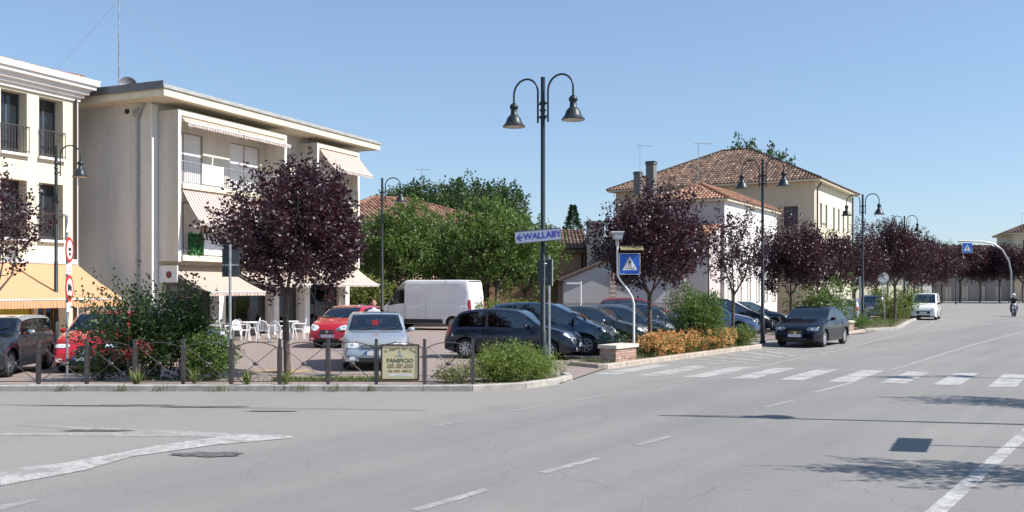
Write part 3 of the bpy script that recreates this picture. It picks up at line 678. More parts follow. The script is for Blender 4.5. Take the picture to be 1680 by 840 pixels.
for h in holes:
    window(lb, (-9, 0, 0), (1, 0, 0), h, .46, M['shutter_dark'], M['shade_glass'], 1, 0, .07)
    a, b, c, d = h; a -= 9; b -= 9
    MB().box(a - .06, b + .06, -.14, -.002, c - .10, c - .01).build('sill', M['white_stone'], lb)
    MB().box(a + .02, a + .34, -.06, .18, c + .02, d - .02, Matrix.Translation((0, 0, 0))).build('open_shutter', M['shutter_dark'], lb) if False else None
    mbr = MB(); mbr.box(a - .02, b + .02, -.13, -.10, c + .93, c + .96); mbr.box(a - .02, b + .02, -.13, -.10, c + .05, c + .08)
    n = 9
    for i in range(n + 1):
        x = a + (b - a) * i / n; mbr.box(x - .01, x + .01, -.125, -.105, c + .0, c + .94)
        if i < n: mbr.lathe([(.04, -.008), (.04, .008)], 8, Matrix.Translation((x + (b - a) / n / 2, -.115, c + .86)) @ Matrix.Rotation(R(90), 4, 'X'))
    for xx in (a - .02, b + .0): mbr.box(xx, xx + .02, -.13, -.001, c + .93, c + .96)
    mbr.build('window_railing', M['iron'], lb)
for i, h in enumerate(shop):
    if i == 2: window(lb, (-9, 0, 0), (1, 0, 0), h, .2, M['orange_frame'], M['poster'], 0, 0, .09, 'shop_window')
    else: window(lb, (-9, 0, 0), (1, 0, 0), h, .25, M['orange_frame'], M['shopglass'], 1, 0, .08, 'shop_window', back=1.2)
prof = [(y_ * .85, z_) for y_, z_ in [(0, 9.15), (-.10, 9.15), (-.12, 9.28), (-.22, 9.30), (-.24, 9.40), (-.36, 9.43), (-.40, 9.58), (-.56, 9.62), (-.58, 9.74), (-.66, 9.77), (-.70, 9.98), (0, 9.98)]]
def cornice(name, x0, x1, flip, parent):
    vs = []; k = len(prof); mb = MB()
    for xx in (x0, x1):
        for y, z in prof: vs.append((xx - (y if xx == x1 else 0), y, z))
    mb.add(vs, [(i, i + k, (i + 1) % k + k, (i + 1) % k) for i in range(k)] + [tuple(range(k))])
    # return along the side wall
    vs2 = [(-y, y, z) for y, z in prof] + [(-y, 11, z) for y, z in prof]
    mb.add(vs2, [(i, i + k, (i + 1) % k + k, (i + 1) % k) for i in range(k)])
    return mb.build(name, M['white_stone'], parent, recalc=True)
cornice('cornice', -9.6, 0, 0, lb)
hip_roof(lb, -9, 0, 0, 11, 10.0, 10.95, M['tile_new'], over=.2)
q = MB(); q.tube([(-.12, -.09, .1), (-.12, -.09, 9.2)], .05, 8); q.build('downpipe', M['frame_brown'], lb)
q = MB(); q.box(-.06, .02, -.05, -.003, 0, 9.14); q.build('corner_strip', M['white_stone'], lb)
awning(lb, -8.8, -.08, -.05, 3.05, -2.45, 1.74, M['awn_orange'], .28, side=False, scallop=False)
MB().box(-8.8, -.08, -.16, -.003, 3.02, 3.2).build('awning_cassette', M['white_stone'], lb)

# ---- pink house behind the green trees
ph = thing('pink_house', 'pink plastered house with a red hipped roof mostly hidden behind the green trees', 'house', (-12.5, 63, 0), R(28))
mb = MB(); hs = [(2 + i * 3.2, 3 + i * 3.2, z, z + 1.5) for i in range(4) for z in (1.0, 4.2)]
wall(mb, (0, 0, 0), (1, 0, 0), 13.5, 0, 6.6, hs, .2); wall(mb, (13.5, 0, 0), (0, 1, 0), 11, 0, 6.6); wall(mb, (0, 11, 0), (0, -1, 0), 11, 0, 6.6); mb.build('wall', M['pink'], ph)
for h in hs: window(ph, (0, 0, 0), (1, 0, 0), h, .15, M['white_stone'], M['shutter_dark'], 1)
hip_roof(ph, 0, 13.5, 0, 11, 6.7, 8.9, M['tile_new'], over=.5, col=.3, course=.5)
q = thing('television_aerial', 'small television aerial above the red roof behind the green trees', 'antenna', (-6.3, 66, 9.0), 0)
a_ = MB(); a_.tube([(0, 0, 0), (0, 0, 1.5)], .02, 5); a_.tube([(-.5, 0, 1.45), (.6, 0, 1.45)], .012, 4)
for i in range(6): a_.tube([(-.4 + i * .18, -.2, 1.45), (-.4 + i * .18, .2, 1.45)], .008, 4)
a_.build('aerial', M['galv'], q)

# ---- terracotta-coloured house, grey block, gabled shed
th = thing('terracotta_house', 'small terracotta orange house with an old tiled roof right of the lamp post', 'house', (-1.5, 62, 0), 0)
mb = MB(); wall(mb, (0, 0, 0), (1, 0, 0), 6.3, 0, 4.6, [(5.0, 5.9, .2, 1.4)], .2); wall(mb, (6.3, 0, 0), (0, 1, 0), 8, 0, 4.6); wall(mb, (0, 8, 0), (0, -1, 0), 8, 0, 4.6); mb.build('wall', M['terra'], th)
window(th, (0, 0, 0), (1, 0, 0), (5.0, 5.9, .2, 1.4), .2, M['iron'], M['shade_glass'], 1)
pl, tl = MB(), MB(); tiled_face((-.3, -.4, 4.75), (6.5, -.4, 4.75), (0, 4.4, 1.5), 4.6, pl, tl); pl.quad((-.3, 4.0, 6.24), (6.5, 4.0, 6.24), (6.5, 8.4, 4.75), (-.3, 8.4, 4.75)); pl.quad((6.3, 0, 4.6), (6.3, 4, 6.1), (6.3, 8, 4.6))
r_ = pl.build('roof', M['roof_under'], th); tag(tint_tiles(tl.build('roof_tile', M['tile_old'], r_)), kind='stuff')
MB().box(-.3, 6.5, -.42, -.02, 4.45, 4.7).build('eaves', M['roof_under'], th); MB().tube([(6.1, -.12, .1), (6.1, -.12, 4.4)], .06, 6).build('downpipe', M['frame_brown'], th)
gb = thing('grey_block', 'tall dark grey rendered block between the terracotta house and the grey shed', 'building', (4.85, 61, 0), 0)
MB().box(0, 2.6, 0, 3, 0, 5.4).build('wall', M['darkgrey'], gb); MB().box(.05, 1.1, .1, 1.2, 5.4, 6.35).build('chimney', M['darkgrey'], gb); MB().box(-.02, 1.17, .03, 1.27, 6.35, 6.5).build('chimney_cap', M['darkgrey'], gb)
sh = thing('grey_shed', 'light grey gable-ended shed behind the parked cars', 'shed', (3.0, 55, 0), 0)
MB().prism([(0, 0), (6.2, 0), (6.2, 2.6), (2.95, 3.85), (0, 2.6)], 0, 7).build('wall', M['greywall'], sh, recalc=True)
q = MB(); q.prism([(-.25, 2.52), (2.95, 3.88), (2.95, 4.0), (-.3, 2.64)], -.25, 7.2); q.prism([(2.952, 3.88), (6.45, 2.52), (6.5, 2.64), (2.952, 4.0)], -.25, 7.2); q.build('roof', M['roof_under'], sh, recalc=True)
MB().tube([(-.1, -.12, 0), (-.1, -.12, 2.5)], .05, 6).build('downpipe', M['frame_brown'], sh)
qb = thing('brick_gate_post', 'narrow brick and stone post standing against the grey shed', 'post', (5.8, 54.4, 0), 0)
for i in range(12):
    z = i * .26; MB().box(-.17 - .02 * (i % 2), .17 + .02 * (i % 2), -.17, .17, z, z + .13).build('brick', M['brick'], qb); MB().box(-.16, .16, -.16, .16, z + .131, z + .259).build('stone', M['cap'], qb)
# iron railings + white pole frame in front of the shed
ir = thing('iron_railing', 'dark iron railing on a low wall at the back of the car park', 'fence', (-2.0, 51.5, 0), R(4))
MB().box(0, 11, -.1, .1, 0, .45).build('base_wall', M['greywall'], ir)
for i in range(74): MB().box(i * .15, i * .15 + .02, -.01, .01, .45, 1.35).build('bar', M['iron'], ir) if i < 0 else None
me = MB().box(0, .025, -.012, .012, .45, 1.38).mesh('bar', M['iron'])
for i in range(73): link('bar', me, ir, (i * .15, 0, 0))
MB().box(0, 11, -.02, .02, 1.25, 1.29).build('rail', M['iron'], ir)
pf = thing('white_pole_frame', 'thin white metal pole with a horizontal arm in front of the grey shed', 'pole', (at(953, 50), 50, 0), 0)
MB().tube([(0, 0, 0), (0, 0, 2.5)], .035, 8).build('pole', M['white_plastic'], pf); MB().box(-.75, 0, -.03, .03, 2.36, 2.44).build('arm', M['white_plastic'], pf)

# ---- white villa wing and beige villa
RZ2 = math.atan2(.86, .51)
wv = thing('white_villa', 'white plastered villa wing with arched niches and a terracotta hipped roof', 'building', (13.5, 60, 0), RZ2)
mb = MB(); wall(mb, (0, 0, 0), (1, 0, 0), 12.4, 0, 7.75); mb.build('front_wall', M['white_wall'], wv)
mb = MB(); wall(mb, (0, 4.9, 0), (0, -1, 0), 4.9, 0, 7.75); wall(mb, (12.4, 0, 0), (0, 1, 0), 4.9, 0, 7.75); wall(mb, (12.4, 4.9, 0), (-1, 0, 0), 12.4, 0, 7.75); mb.build('side_wall', M['lavender'], wv)  # same white house; the shade is put into this wall colour
hip_roof(wv, 0, 12.4, 0, 4.9, 7.85, 9.1, M['tile_new'], over=.3, col=.24, course=.42)
def arch(x, z0, w_, h, m, name, y=-.03, parent=wv, frame=True):
    def pr(w2, hh, zz): return [(x - w2, zz), (x + w2, zz)] + [(x + w2 * math.cos(R(a)), zz + hh - w2 + w2 * math.sin(R(a))) for a in range(0, 181, 20)]
    f = MB()
    if frame:
        o_ = pr(w_/2 + .09, h + .09, z0); i_ = pr(w_/2, h, z0); k = len(o_)
        for a in range(k):
            b = (a + 1) % k; f.quad((o_[a][0], y - .05, o_[a][1]), (o_[b][0], y - .05, o_[b][1]), (i_[b][0], y - .05, i_[b][1]), (i_[a][0], y - .05, i_[a][1]))
            f.quad((o_[a][0], y - .05, o_[a][1]), (o_[b][0], y - .05, o_[b][1]), (o_[b][0], 0, o_[b][1]), (o_[a][0], 0, o_[a][1]))
            f.quad((i_[a][0], y - .05, i_[a][1]), (i_[b][0], y - .05, i_[b][1]), (i_[b][0], 0, i_[b][1]), (i_[a][0], 0, i_[a][1]))
        fr = f.build('niche', M['white_wall'], parent); 
    else: fr = parent
    MB().prism(i_ if frame else pr(w_/2, h, z0), y + .02, .05).build('recess', m, fr)
for i in range(6): arch(1.0 + i * 2.1, 5.1, .38, .85, M['niche'], 'niche')
for i in range(6): arch(1.0 + i * 2.1, 1.2, .62, 2.0, M['niche'], 'niche')
MB().box(-.06, 12.46, -.1, -.003, 4.0, 4.12).build('string_course', M['white_wall'], wv)
lw = thing('low_pink_wing', 'low pinkish lean-to with a sloping tiled roof against the white villa', 'building', (13.5, 60, 0), RZ2)
MB().prism([(-2.6, 0), (-.01, 0), (-.01, 6.15), (-2.6, 5.35)], .25, 6.5).build('wall', M['lavender'], lw, recalc=True)
pl, tl = MB(), MB(); tiled_face((-2.85, 6.7, 5.36), (-2.85, .05, 5.36), (2.85, 0, .88), 2.95, pl, tl)
r_ = pl.build('roof', M['roof_under'], lw); tag(tint_tiles(tl.build('roof_tile', M['tile_new'], r_)), kind='stuff'); MB().tube([(-2.5, .2, 0), (-2.5, .2, 5.2)], .05, 6).build('downpipe', M['frame_brown'], lw)
bv = thing('beige_villa', 'large beige villa with a brown tiled pyramid roof behind the white one', 'building', (23.3, 72.8, 0), RZ2)
mb = MB(); hs2 = [(1.9 + i * 1.9 + (.9 if i > 1 else 0), 2.6 + i * 1.9 + (.9 if i > 1 else 0), z0, z1) for i in range(6) for z0, z1 in ((7.0, 8.9), (3.0, 5.2))]
wall(mb, (0, 0, 0), (1, 0, 0), 14.2, 0, 10.4, hs2, .25); mb.build('front_wall', M['palewall'], bv)
mb = MB(); hb = [(14.35, 15.45, 7.0, 8.55), (8.5, 9.6, 7.0, 8.55), (3, 4.1, 7.0, 8.55)]
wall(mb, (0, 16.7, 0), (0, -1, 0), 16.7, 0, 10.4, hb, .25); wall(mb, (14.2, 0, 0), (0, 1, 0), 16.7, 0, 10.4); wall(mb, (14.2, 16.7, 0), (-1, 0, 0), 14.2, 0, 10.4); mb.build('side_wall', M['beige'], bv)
for h in hs2: window(bv, (0, 0, 0), (1, 0, 0), h, .2, M['iron'], M['shutter_dark'], 1)
for h in hb: window(bv, (0, 16.7, 0), (0, -1, 0), h, .2, M['iron'], M['shutter_dark'], 1)
hip_roof(bv, 0, 14.2, 0, 16.7, 10.55, 14.3, M['tile_old'], over=.6, col=.28, course=.5)
MB().tube([(.35, -.15, .2), (.35, -.15, 9.9), (.2, -.5, 10.3)], .07, 6).build('downpipe', M['frame_brown'], bv)
MB().tube([(14.0, -.15, .2), (14.0, -.15, 10.3)], .07, 6).build('downpipe', M['frame_brown'], bv)
def chimney(px0, px1, ytop, ybase, d, label, m=M['darkgrey']):
    w_ = (px1 - px0) / F * d; zt = EYE + (HZ - ytop) / F * d; zb = EYE + (HZ - ybase) / F * d
    c = thing('chimney', label, 'chimney', (at((px0 + px1) / 2, d), d, zb - .8), RZ2)
    h = zt - zb + .8; w_ *= .8
    MB().cbox(0, 0, (h - .25) / 2, w_, w_, h - .25).build('stack', m, c); MB().cbox(0, 0, h - .17, w_ * 1.2, w_ * 1.2, .1).build('collar', m, c); MB().cbox(0, 0, h - .05, w_ * 1.08, w_ * 1.08, .1).build('cap', M['trim'], c)
chimney(1060, 1077, 265, 310, 68, 'tall grey chimney at the left end of the tiled villa roofs')
chimney(1040, 1054, 282, 303, 79, 'short grey chimney left of the tall one on the villa roof')
def aerial(px, y0, y1, d, label, arm=14):
    zb = EYE + (HZ - y1) / F * d; h = (y1 - y0) / F * d; s = arm / F * d
    a = thing('television_aerial', label, 'antenna', (at(px, d), d, zb), R(15)); q = MB(); q.tube([(0, 0, 0), (0, 0, h)], .02, 5); q.tube([(-s * .3, 0, h), (s * 1.5, 0, h)], .015, 4)
    for i in range(7): q.tube([(-s * .3 + i * s * .28, -.25, h), (-s * .3 + i * s * .28, .25, h)], .009, 4)
    if arm > 15: q.tube([(-s * .5, 0, h * .6), (s * .5, 0, h * .6)], .012, 4)
    q.build('aerial', M['galv'], a)
aerial(1050, 239, 290, 76, 'thin television aerial rising left of the tall chimney'); aerial(1146, 235, 300, 66, 'branched television aerial over the white villa roof', 17); aerial(1676, 350, 376, 158, 'television aerial on the house at the right edge', 6)

# ---- far buildings on the right
fh = thing('far_house', 'distant pale house with dark shutters at the right edge', 'house', (79.8, 150, 0), R(-15))
mb = MB(); hs3 = [(1.2 + i * 2.4, 2.1 + i * 2.4, 7.6, 9.9) for i in range(5)] ; wall(mb, (0, 0, 0), (1, 0, 0), 14, 0, 10.9, hs3, .2); wall(mb, (0, 12, 0), (0, -1, 0), 12, 0, 10.9); wall(mb, (14, 0, 0), (0, 1, 0), 12, 0, 10.9); mb.build('wall', M['beige'], fh)
for h in hs3: window(fh, (0, 0, 0), (1, 0, 0), h, .15, M['shutter_dark'], M['shutter_dark'], 0)
hip_roof(fh, 0, 14, 0, 12, 11, 14, M['tile_old'], over=.6, col=.5, course=.8)
f2 = thing('far_low_house', 'long low house with a brown tiled roof beyond the distant plum trees', 'house', (66, 152, 0), R(-4))
mb = MB(); hd = [(1 + i * 2.6, 2.1 + i * 2.6, 0, 2.6) for i in range(6)]; wall(mb, (0, 0, 0), (1, 0, 0), 17, 0, 5.6, hd, .15); wall(mb, (0, 8, 0), (0, -1, 0), 8, 0, 5.6); mb.build('wall', M['far_wall'], f2)
for h in hd: window(f2, (0, 0, 0), (1, 0, 0), h, .12, M['iron'], M['niche'], 1)
hip_roof(f2, 0, 17, 0, 9, 5.8, 9.2, M['tile_old'], over=.5, col=.5, course=.8)
f3 = thing('far_white_house', 'distant white house with a square chimney left of the overhead crossing sign', 'house', (54, 150, 0), R(2))
mb = MB(); wall(mb, (0, 0, 0), (1, 0, 0), 13, 0, 4.6, [(1 + i * 2.6, 2 + i * 2.6, .9, 2.4) for i in range(4)], .15); wall(mb, (0, 8, 0), (0, -1, 0), 8, 0, 4.6); mb.build('wall', M['white_wall'], f3)
for i in range(4): window(f3, (0, 0, 0), (1, 0, 0), (1 + i * 2.6, 2 + i * 2.6, .9, 2.4), .12, M['iron'], M['shutter_dark'], 0)
hip_roof(f3, 0, 13, 0, 9, 4.8, 8.0, M['tile_old'], over=.5, col=.5, course=.8)
MB().box(12.5, 13.7, 1, 2.2, 5, 8.4).build('chimney', M['white_wall'], f3); MB().box(12.4, 13.8, .9, 2.3, 8.4, 8.9).build('chimney_cap', M['trim'], f3)
f4 = thing('far_row_house', 'low pale row of houses behind the roadside plum trees in the distance', 'building', (36, 118, 0), R(12))
MB().box(0, 16, 0, 8, 0, 3.6).build('wall', M['palewall'], f4); hip_roof(f4, 0, 16, 0, 8, 3.7, 5.6, M['tile_old'], over=.4, col=.5, course=.8)

# ================================================================== CARS
def pchip(pts, xs):
    x = np.array([p[0] for p in pts], float); y = np.array([p[1] for p in pts], float); h = np.diff(x); d = np.diff(y) / h; m = np.zeros_like(x)
    for i in range(1, len(x) - 1):
        if d[i-1] * d[i] > 0: m[i] = 2 * d[i-1] * d[i] / (d[i-1] + d[i])
    m[0], m[-1] = d[0], d[-1]; k = np.clip(np.searchsorted(x, xs) - 1, 0, len(h) - 1); t = (xs - x[k]) / h[k]
    return y[k] * (1 + 2*t) * (1-t)**2 + m[k] * h[k] * t * (1-t)**2 + y[k+1] * t*t * (3 - 2*t) + m[k+1] * h[k] * t*t*(t-1)
def smooth(a, b, x): t = min(1, max(0, (x - a) / (b - a))); return t * t * (3 - 2 * t)
WHEEL = {}
def wheel_meshes(r, style, wd=.19):
    k = (round(r, 2), style)
    if k in WHEEL: return WHEEL[k]
    a = wd / 2; X = Matrix.Rotation(R(90), 4, 'X')          # axis along y
    ty = MB().lathe([(r * .66, -a), (r * .93, -a), (r, -a * .75), (r, a * .75), (r * .93, a), (r * .66, a), (r * .64, a * .5)], 26, X).mesh('wheel', M['tyre'], smooth=40)
    rm = MB(); rr = r * .66
    # disc towards -y (outer); ring + spokes + hub
    rm.lathe([(rr, -a * .3), (rr, a * .92), (rr * .9, a * .96), (rr * .86, a * .7), (rr * .86, -a * .3)], 24, X)
    rm.lathe([(.001, a * .95), (rr * .2, a * .95), (rr * .26, a * .75), (rr * .26, 0)], 14, X)
    n = {'hub': 9, 'alloy': 5, 'seven': 7}[style]
    for i in range(n):
        T = X @ Matrix.Rotation(2 * math.pi * i / n, 4, 'Z'); w_ = rr * (.13 if style == 'hub' else .17)
        vs = [(rr * .2, -w_, a * .86), (rr * .2, w_, a * .86), (rr * .9, w_ * .8, a * .84), (rr * .9, -w_ * .8, a * .84), (rr * .2, -w_, a * .6), (rr * .2, w_, a * .6), (rr * .9, w_ * .8, a * .6), (rr * .9, -w_ * .8, a * .6)]
        rm.add([T @ Vector(v) for v in vs], [(0, 3, 2, 1), (0, 1, 5, 4), (1, 2, 6, 5), (2, 3, 7, 6), (3, 0, 4, 7)])
    WHEEL[k] = (ty, rm.mesh('rim', M['rim'], smooth=35), MB().lathe([(.001, -a * .2), (r * .62, -a * .2), (r * .62, -a * .1), (.001, -a * .1)], 16, X).mesh('brake_disc', M['trim']))
    return WHEEL[k]
def car(name, label, cat, x, y, heading, paint, c, group=None, z=.03):
    """c: L W wb fo (front overhang) r top[] belt[] ws(xb,xt) rw(xt,xb) win[] doors[] ; x measured from the rear bumper"""
    L, W, wb, fo, r = c['L'], c['W'], c['wb'], c['fo'], c['r']; sill = c.get('sill', .2); tum = c.get('tum', .26) * .85
    root = thing(name, label, cat, (x, y, z), heading, group)
    if group is None and False: pass
    xf = L - fo; xr = xf - wb; ra = r + .055; keys = set(np.round(np.linspace(0, L, int(L / .075)), 3))
    for xw in (xf, xr):
        for k in np.linspace(-1, 1, 15): keys.add(round(xw + ra * math.sin(k * math.pi / 2), 3))
    seams = []
    for a, b in c['doors']: seams += [a, b]
    keep = set()
    for s_ in seams: keep |= {round(s_ - .006, 3), round(s_ + .006, 3)}
    for a, b in c['win']: keep |= {round(a, 3), round(b, 3)}
    for a in (*c['ws'], *(c['rw'] or ())): keep.add(round(a, 3))
    for a in (.03, .07, L - .03, L - .07): keep.add(round(a, 3))
    xs = np.array(sorted([k for k in keys if min(abs(k - q) for q in keep) > .02] + list(keep)))
    zt = pchip(c['top'], xs); zbv = pchip(c['belt'], xs)
    ns = len(xs); V = np.zeros((ns, 13, 3))
    for i, X in enumerate(xs):
        ff = 1 - c.get('fn', .20) * (1 - min(1, (L - X) / .75)) ** 2.6 - c.get('rn', .13) * (1 - min(1, X / .5)) ** 2.6
        w2 = W / 2 * ff; ZT = zt[i]; ZB = min(zbv[i], ZT - .03); lo = sill + .06 * (1 - min(1, (L - X) / .3)) + .08 * (1 - min(1, X / .3))
        for xw in (xf, xr):
            if abs(X - xw) < ra: lo = max(lo, r + math.sqrt(max(0, ra * ra - (X - xw) ** 2)))
        lo = min(lo, ZB - .08); hh = ZT - ZB; kk = smooth(.12, .32, hh)
        fl = 1.0 + (.012 if any(abs(X - xw) < ra + .05 for xw in (xf, xr)) else 0)
        def sy(z): q = (z - sill) / max(.1, (zbv[i] - sill)); return float(np.interp(q, [-.2, 0, .12, .38, .62, .82, .93, 1.0], [.93, .955, .985, 1, .998, .985, .968, .935])) * w2 * fl
        for j, q in enumerate((0, .12, .35, .6, .85, 1)): z_ = lo + (ZB - lo) * q; V[i, j] = (X, sy(z_), z_)
        yb = V[i, 5, 1]
        A = [(yb - .012, ZB + .03), (yb - tum * hh * .45, ZB + hh * .48), (yb - tum * max(0, hh - .08), ZT - .085), (yb - tum * hh - .035, ZT - .035), (yb - tum * hh - .085, ZT - .010), ((yb - tum * hh) * .5, ZT - .003), (0, ZT)]
        B = [(yb - .012, ZB + .30 * hh), (yb - .028, ZB + .50 * hh), (yb - .048, ZB + .66 * hh), (yb - .072, ZB + .78 * hh), (yb - .105, ZB + .88 * hh), (yb * .45, ZB + .98 * hh), (0, ZT)]
        for j in range(7): V[i, 6 + j] = (X, A[j][0] * kk + B[j][0] * (1 - kk), A[j][1] * kk + B[j][1] * (1 - kk))
    if c.get('rake'):                                           # rake the lower nose and tail so that bumpers stand proud
        for i in range(ns):
            for j in range(13):
                X = V[i, j, 0]; zz = V[i, j, 2]
                k = max(0, (X - (L - .35)) / .35); V[i, j, 0] -= c['rake'] * k * max(0, zz - .45)
                k = max(0, (.3 - X) / .3); V[i, j, 0] += c.get('rrake', .12) * k * max(0, zz - .5)
    parts = {'body': MB(), 'windscreen': MB(), 'rear_window': MB(), 'trim': MB(), 'roof': MB()}
    doors = [(a, b, sgn) for a, b in c['doors'] for sgn in (1, -1)]; wins = [(a, b, sgn) for a, b in c['win'] for sgn in (1, -1)]
    DM = [MB() for _ in doors]; WM = [MB() for _ in wins]
    def hgt(i): return zt[i] - zbv[i]
    for i in range(ns - 1):
        xm = (xs[i] + xs[i+1]) / 2
        for j in range(12):
            for sgn in (1, -1):
                q = [V[i, j], V[i+1, j], V[i+1, j+1], V[i, j+1]]; q = [(p[0], p[1] * sgn, p[2]) for p in q]
                if sgn == 1: q = q[::-1]
                tgt = parts['body']
                wi = next((k for k, (a, b, s2) in enumerate(wins) if s2 == sgn and a <= xm <= b), None)
                if j in (6, 7):
                    if wi is not None and hgt(i) > .12: tgt = WM[wi]
                    elif c['win'] and c['win'][0][0] < xm < c['win'][-1][1] + .0 and hgt(i) > .2: tgt = parts['trim']
                elif j in (10, 11) and c['ws'][1] < xm < c['ws'][0]: tgt = parts['windscreen']
                elif j in (10, 11) and c['rw'] and c['rw'][0] < xm < c['rw'][1]: tgt = parts['rear_window']
                elif c.get('roof_m') and j >= 8 and c['rw'][1] < xm < c['ws'][1]: tgt = parts['roof']
                elif j <= 5 and any(abs(xm - s_) < .0061 for s_ in seams): tgt = parts['trim']
                elif j <= 5:
                    di = next((k for k, (a, b, s2) in enumerate(doors) if s2 == sgn and a < xm < b), None)
                    if di is not None: tgt = DM[di]
                tgt.add(q, [(0, 1, 2, 3)])
    bd = parts['body']                                          # nose and tail caps
    for i, rev in ((0, False), (ns - 1, True)):
        q = [tuple(V[i, j]) for j in range(13)] + [(V[i, j, 0], -V[i, j, 1], V[i, j, 2]) for j in range(11, -1, -1)]
        bd.add(q if rev else q[::-1], [tuple(range(len(q)))])
    def weld(mb, nm, m, parent):
        if not mb.f: return None
        me = mb.mesh(nm, m); bm = bmesh.new(); bm.from_mesh(me); bmesh.ops.remove_doubles(bm, verts=bm.verts, dist=.0008)
        for f in bm.faces: f.smooth = True
        for e in bm.edges:
            if len(e.link_faces) == 2 and e.calc_face_angle(0) > R(42): e.smooth = False
        bm.to_mesh(me); bm.free(); return link(nm, me, parent)
    body = weld(bd, 'body', paint, root); weld(parts['windscreen'], 'windscreen', M['glass'], root); weld(parts['rear_window'], 'rear_window', M['glass'], root); weld(parts['roof'], 'roof', c.get('roof_m'), root); tag(weld(parts['trim'], 'window_trim', M['trim'], root), kind='stuff')
    ds_ = [weld(mb, 'door', paint, root) for mb in DM]
    for mb in WM: weld(mb, 'side_window', M['glass'], root)
    zb_at = lambda X: float(pchip(c['belt'], np.array([X]))[0]); zt_at = lambda X: float(pchip(c['top'], np.array([X]))[0])
    for (a, b, sgn), d_ in zip(doors, ds_):
        if d_: MB().cbox(a + .14, sgn * (W / 2 - .012), zb_at(a) - .11, .17, .05, .028).build('handle', paint, d_)
    # underbody, interior
    q = MB(); q.box(.25, L - .28, -W/2 + .24, W/2 - .24, sill - .02, min(.62, c['belt'][0][1] - .1)); q.box(xr + r + .12, xf - r - .12, -W/2 + .06, W/2 - .06, sill, sill + .1)
    for xw in (xf, xr):
        for s2 in (1, -1): q.box(xw - ra - .03, xw + ra + .03, min(s2 * (W/2 - .27), s2 * (W/2 - .24)), max(s2 * (W/2 - .27), s2 * (W/2 - .24)), sill, r + ra)
    q.build('underbody', M['trim'], root)
    if c.get('seats', True):
        xs0 = c['ws'][0] - .95
        q = MB(); q.box(c['ws'][0] - .28, c['ws'][0] - .02, -W/2 + .2, W/2 - .2, .6, zb_at(c['ws'][0] - .2) - .03); q.build('dashboard', M['interior'], root)
        for xx in (xs0, xs0 - .85):
            for yy in (-.36, .36):
                if xx < .5: continue
                q = MB(); q.box(xx - .1, xx + .05, yy - .23, yy + .23, .5, zb_at(xx) + .12); q.box(xx - .05, xx + .45, yy - .23, yy + .23, .35, .52); q.box(xx - .11, xx - .02, yy - .11, yy + .11, zb_at(xx) + .14, zb_at(xx) + .32); q.build('seat', M['interior'], root)
    # wheels
    ty, rm_, bk = wheel_meshes(r, c.get('rim', 'alloy'))
    for xw in (xf, xr):
        for s2 in (1, -1):
            o = link('wheel', ty, root, (xw, s2 * (W/2 - .125), r), (0, random.random() * 6, math.pi if s2 == -1 else 0) if False else (0, 0, 0 if s2 == -1 else math.pi))
            rot = random.random() * 6; l = link('rim', rm_, o, None, (0, rot, 0)); link('brake_disc', bk, o)
    # lamps, grille, plates, mirrors
    from mathutils.bvhtree import BVHTree
    bme = body.data; bvh = BVHTree.FromPolygons([v.co.copy() for v in bme.vertices], [tuple(p.vertices) for p in bme.polygons])
    def patch(nm, cc, dr, a_, b_, m, off=.006, shear=0.0, sq=2.6, taper=0.0, up=(0, 0, 1), par=None):
        dr = Vector(dr).normalized(); up = Vector(up); rt = dr.cross(up).normalized(); up = rt.cross(dr).normalized(); cc = Vector(cc); q = MB(); nu, nr = 20, 5; ok = {}
        def hit(uu, vv):
            p = cc + rt * (uu * a_) + up * ((vv * (1 - taper * uu) + shear * uu) * b_); h_ = bvh.ray_cast(p - dr * 1.2, dr, 2.4)
            if h_[0] is None: return None
            n_ = h_[1]; n_ = -n_ if n_.dot(dr) > 0 else n_
            return h_[0] + n_ * off
        c0 = hit(0, 0)
        if c0 is None: return None
        rings = [[c0] * nu]
        for r_ in range(1, nr + 1):
            ring = []
            for k_ in range(nu):
                t_ = 2 * math.pi * k_ / nu; ct, st = math.cos(t_), math.sin(t_); e_ = 2 / sq; f_ = r_ / nr; h_ = None
                uu, vv = math.copysign(abs(ct) ** e_, ct), math.copysign(abs(st) ** e_, st)
                while h_ is None and f_ > .1: h_ = hit(uu * f_, vv * f_); f_ -= .05
                ring.append(h_ or c0)
            rings.append(ring)
        q.v = [tuple(p) for ring in rings for p in ring]
        for r_ in range(nr):
            for k_ in range(nu):
                k2 = (k_ + 1) % nu; f_ = (r_ * nu + k_, r_ * nu + k2, (r_ + 1) * nu + k2, (r_ + 1) * nu + k_)
                q.f.append(f_)
        # turned rim so that the lens has thickness
        n0 = len(q.v)
        for p in rings[-1]: q.v.append(tuple(Vector(p) + dr * (off + .01)))
        for k_ in range(nu): q.f.append((nr * nu + k_, nr * nu + (k_ + 1) % nu, n0 + (k_ + 1) % nu, n0 + k_))
        return q.build(nm, m, par or root, smooth=50)
    hz, hy, hw, hh_, hang, hsh, htp = c['hp']
    for s2 in (1, -1):
        d_ = (-math.cos(R(hang)), -s2 * math.sin(R(hang)), -.12)
        bz = patch('headlight', (L - .2, s2 * hy, hz), d_, hw + .012, hh_ + .012, M['trim'], .005, hsh * s2, 2.8, htp * s2)
        if bz:
            patch('lens', (L - .2, s2 * hy, hz), d_, hw, hh_, c.get('lens', M['lens']), .011, hsh * s2, 2.8, htp * s2, par=bz)
            patch('bulb', (L - .2, s2 * (hy - .02), hz), d_, hh_ * .55, hh_ * .55, M['bulb'], .014, 0, 2.0, 0, par=bz)
        tz = c.get('tlz', .85); tw, thh = c.get('tls', (.12, .13))
        patch('tail_light', (.1, s2 * (W/2 - .12), tz), (math.cos(R(40)), -s2 * math.sin(R(40)), 0), tw, thh, M['tail'], .008, 0, 2.8)
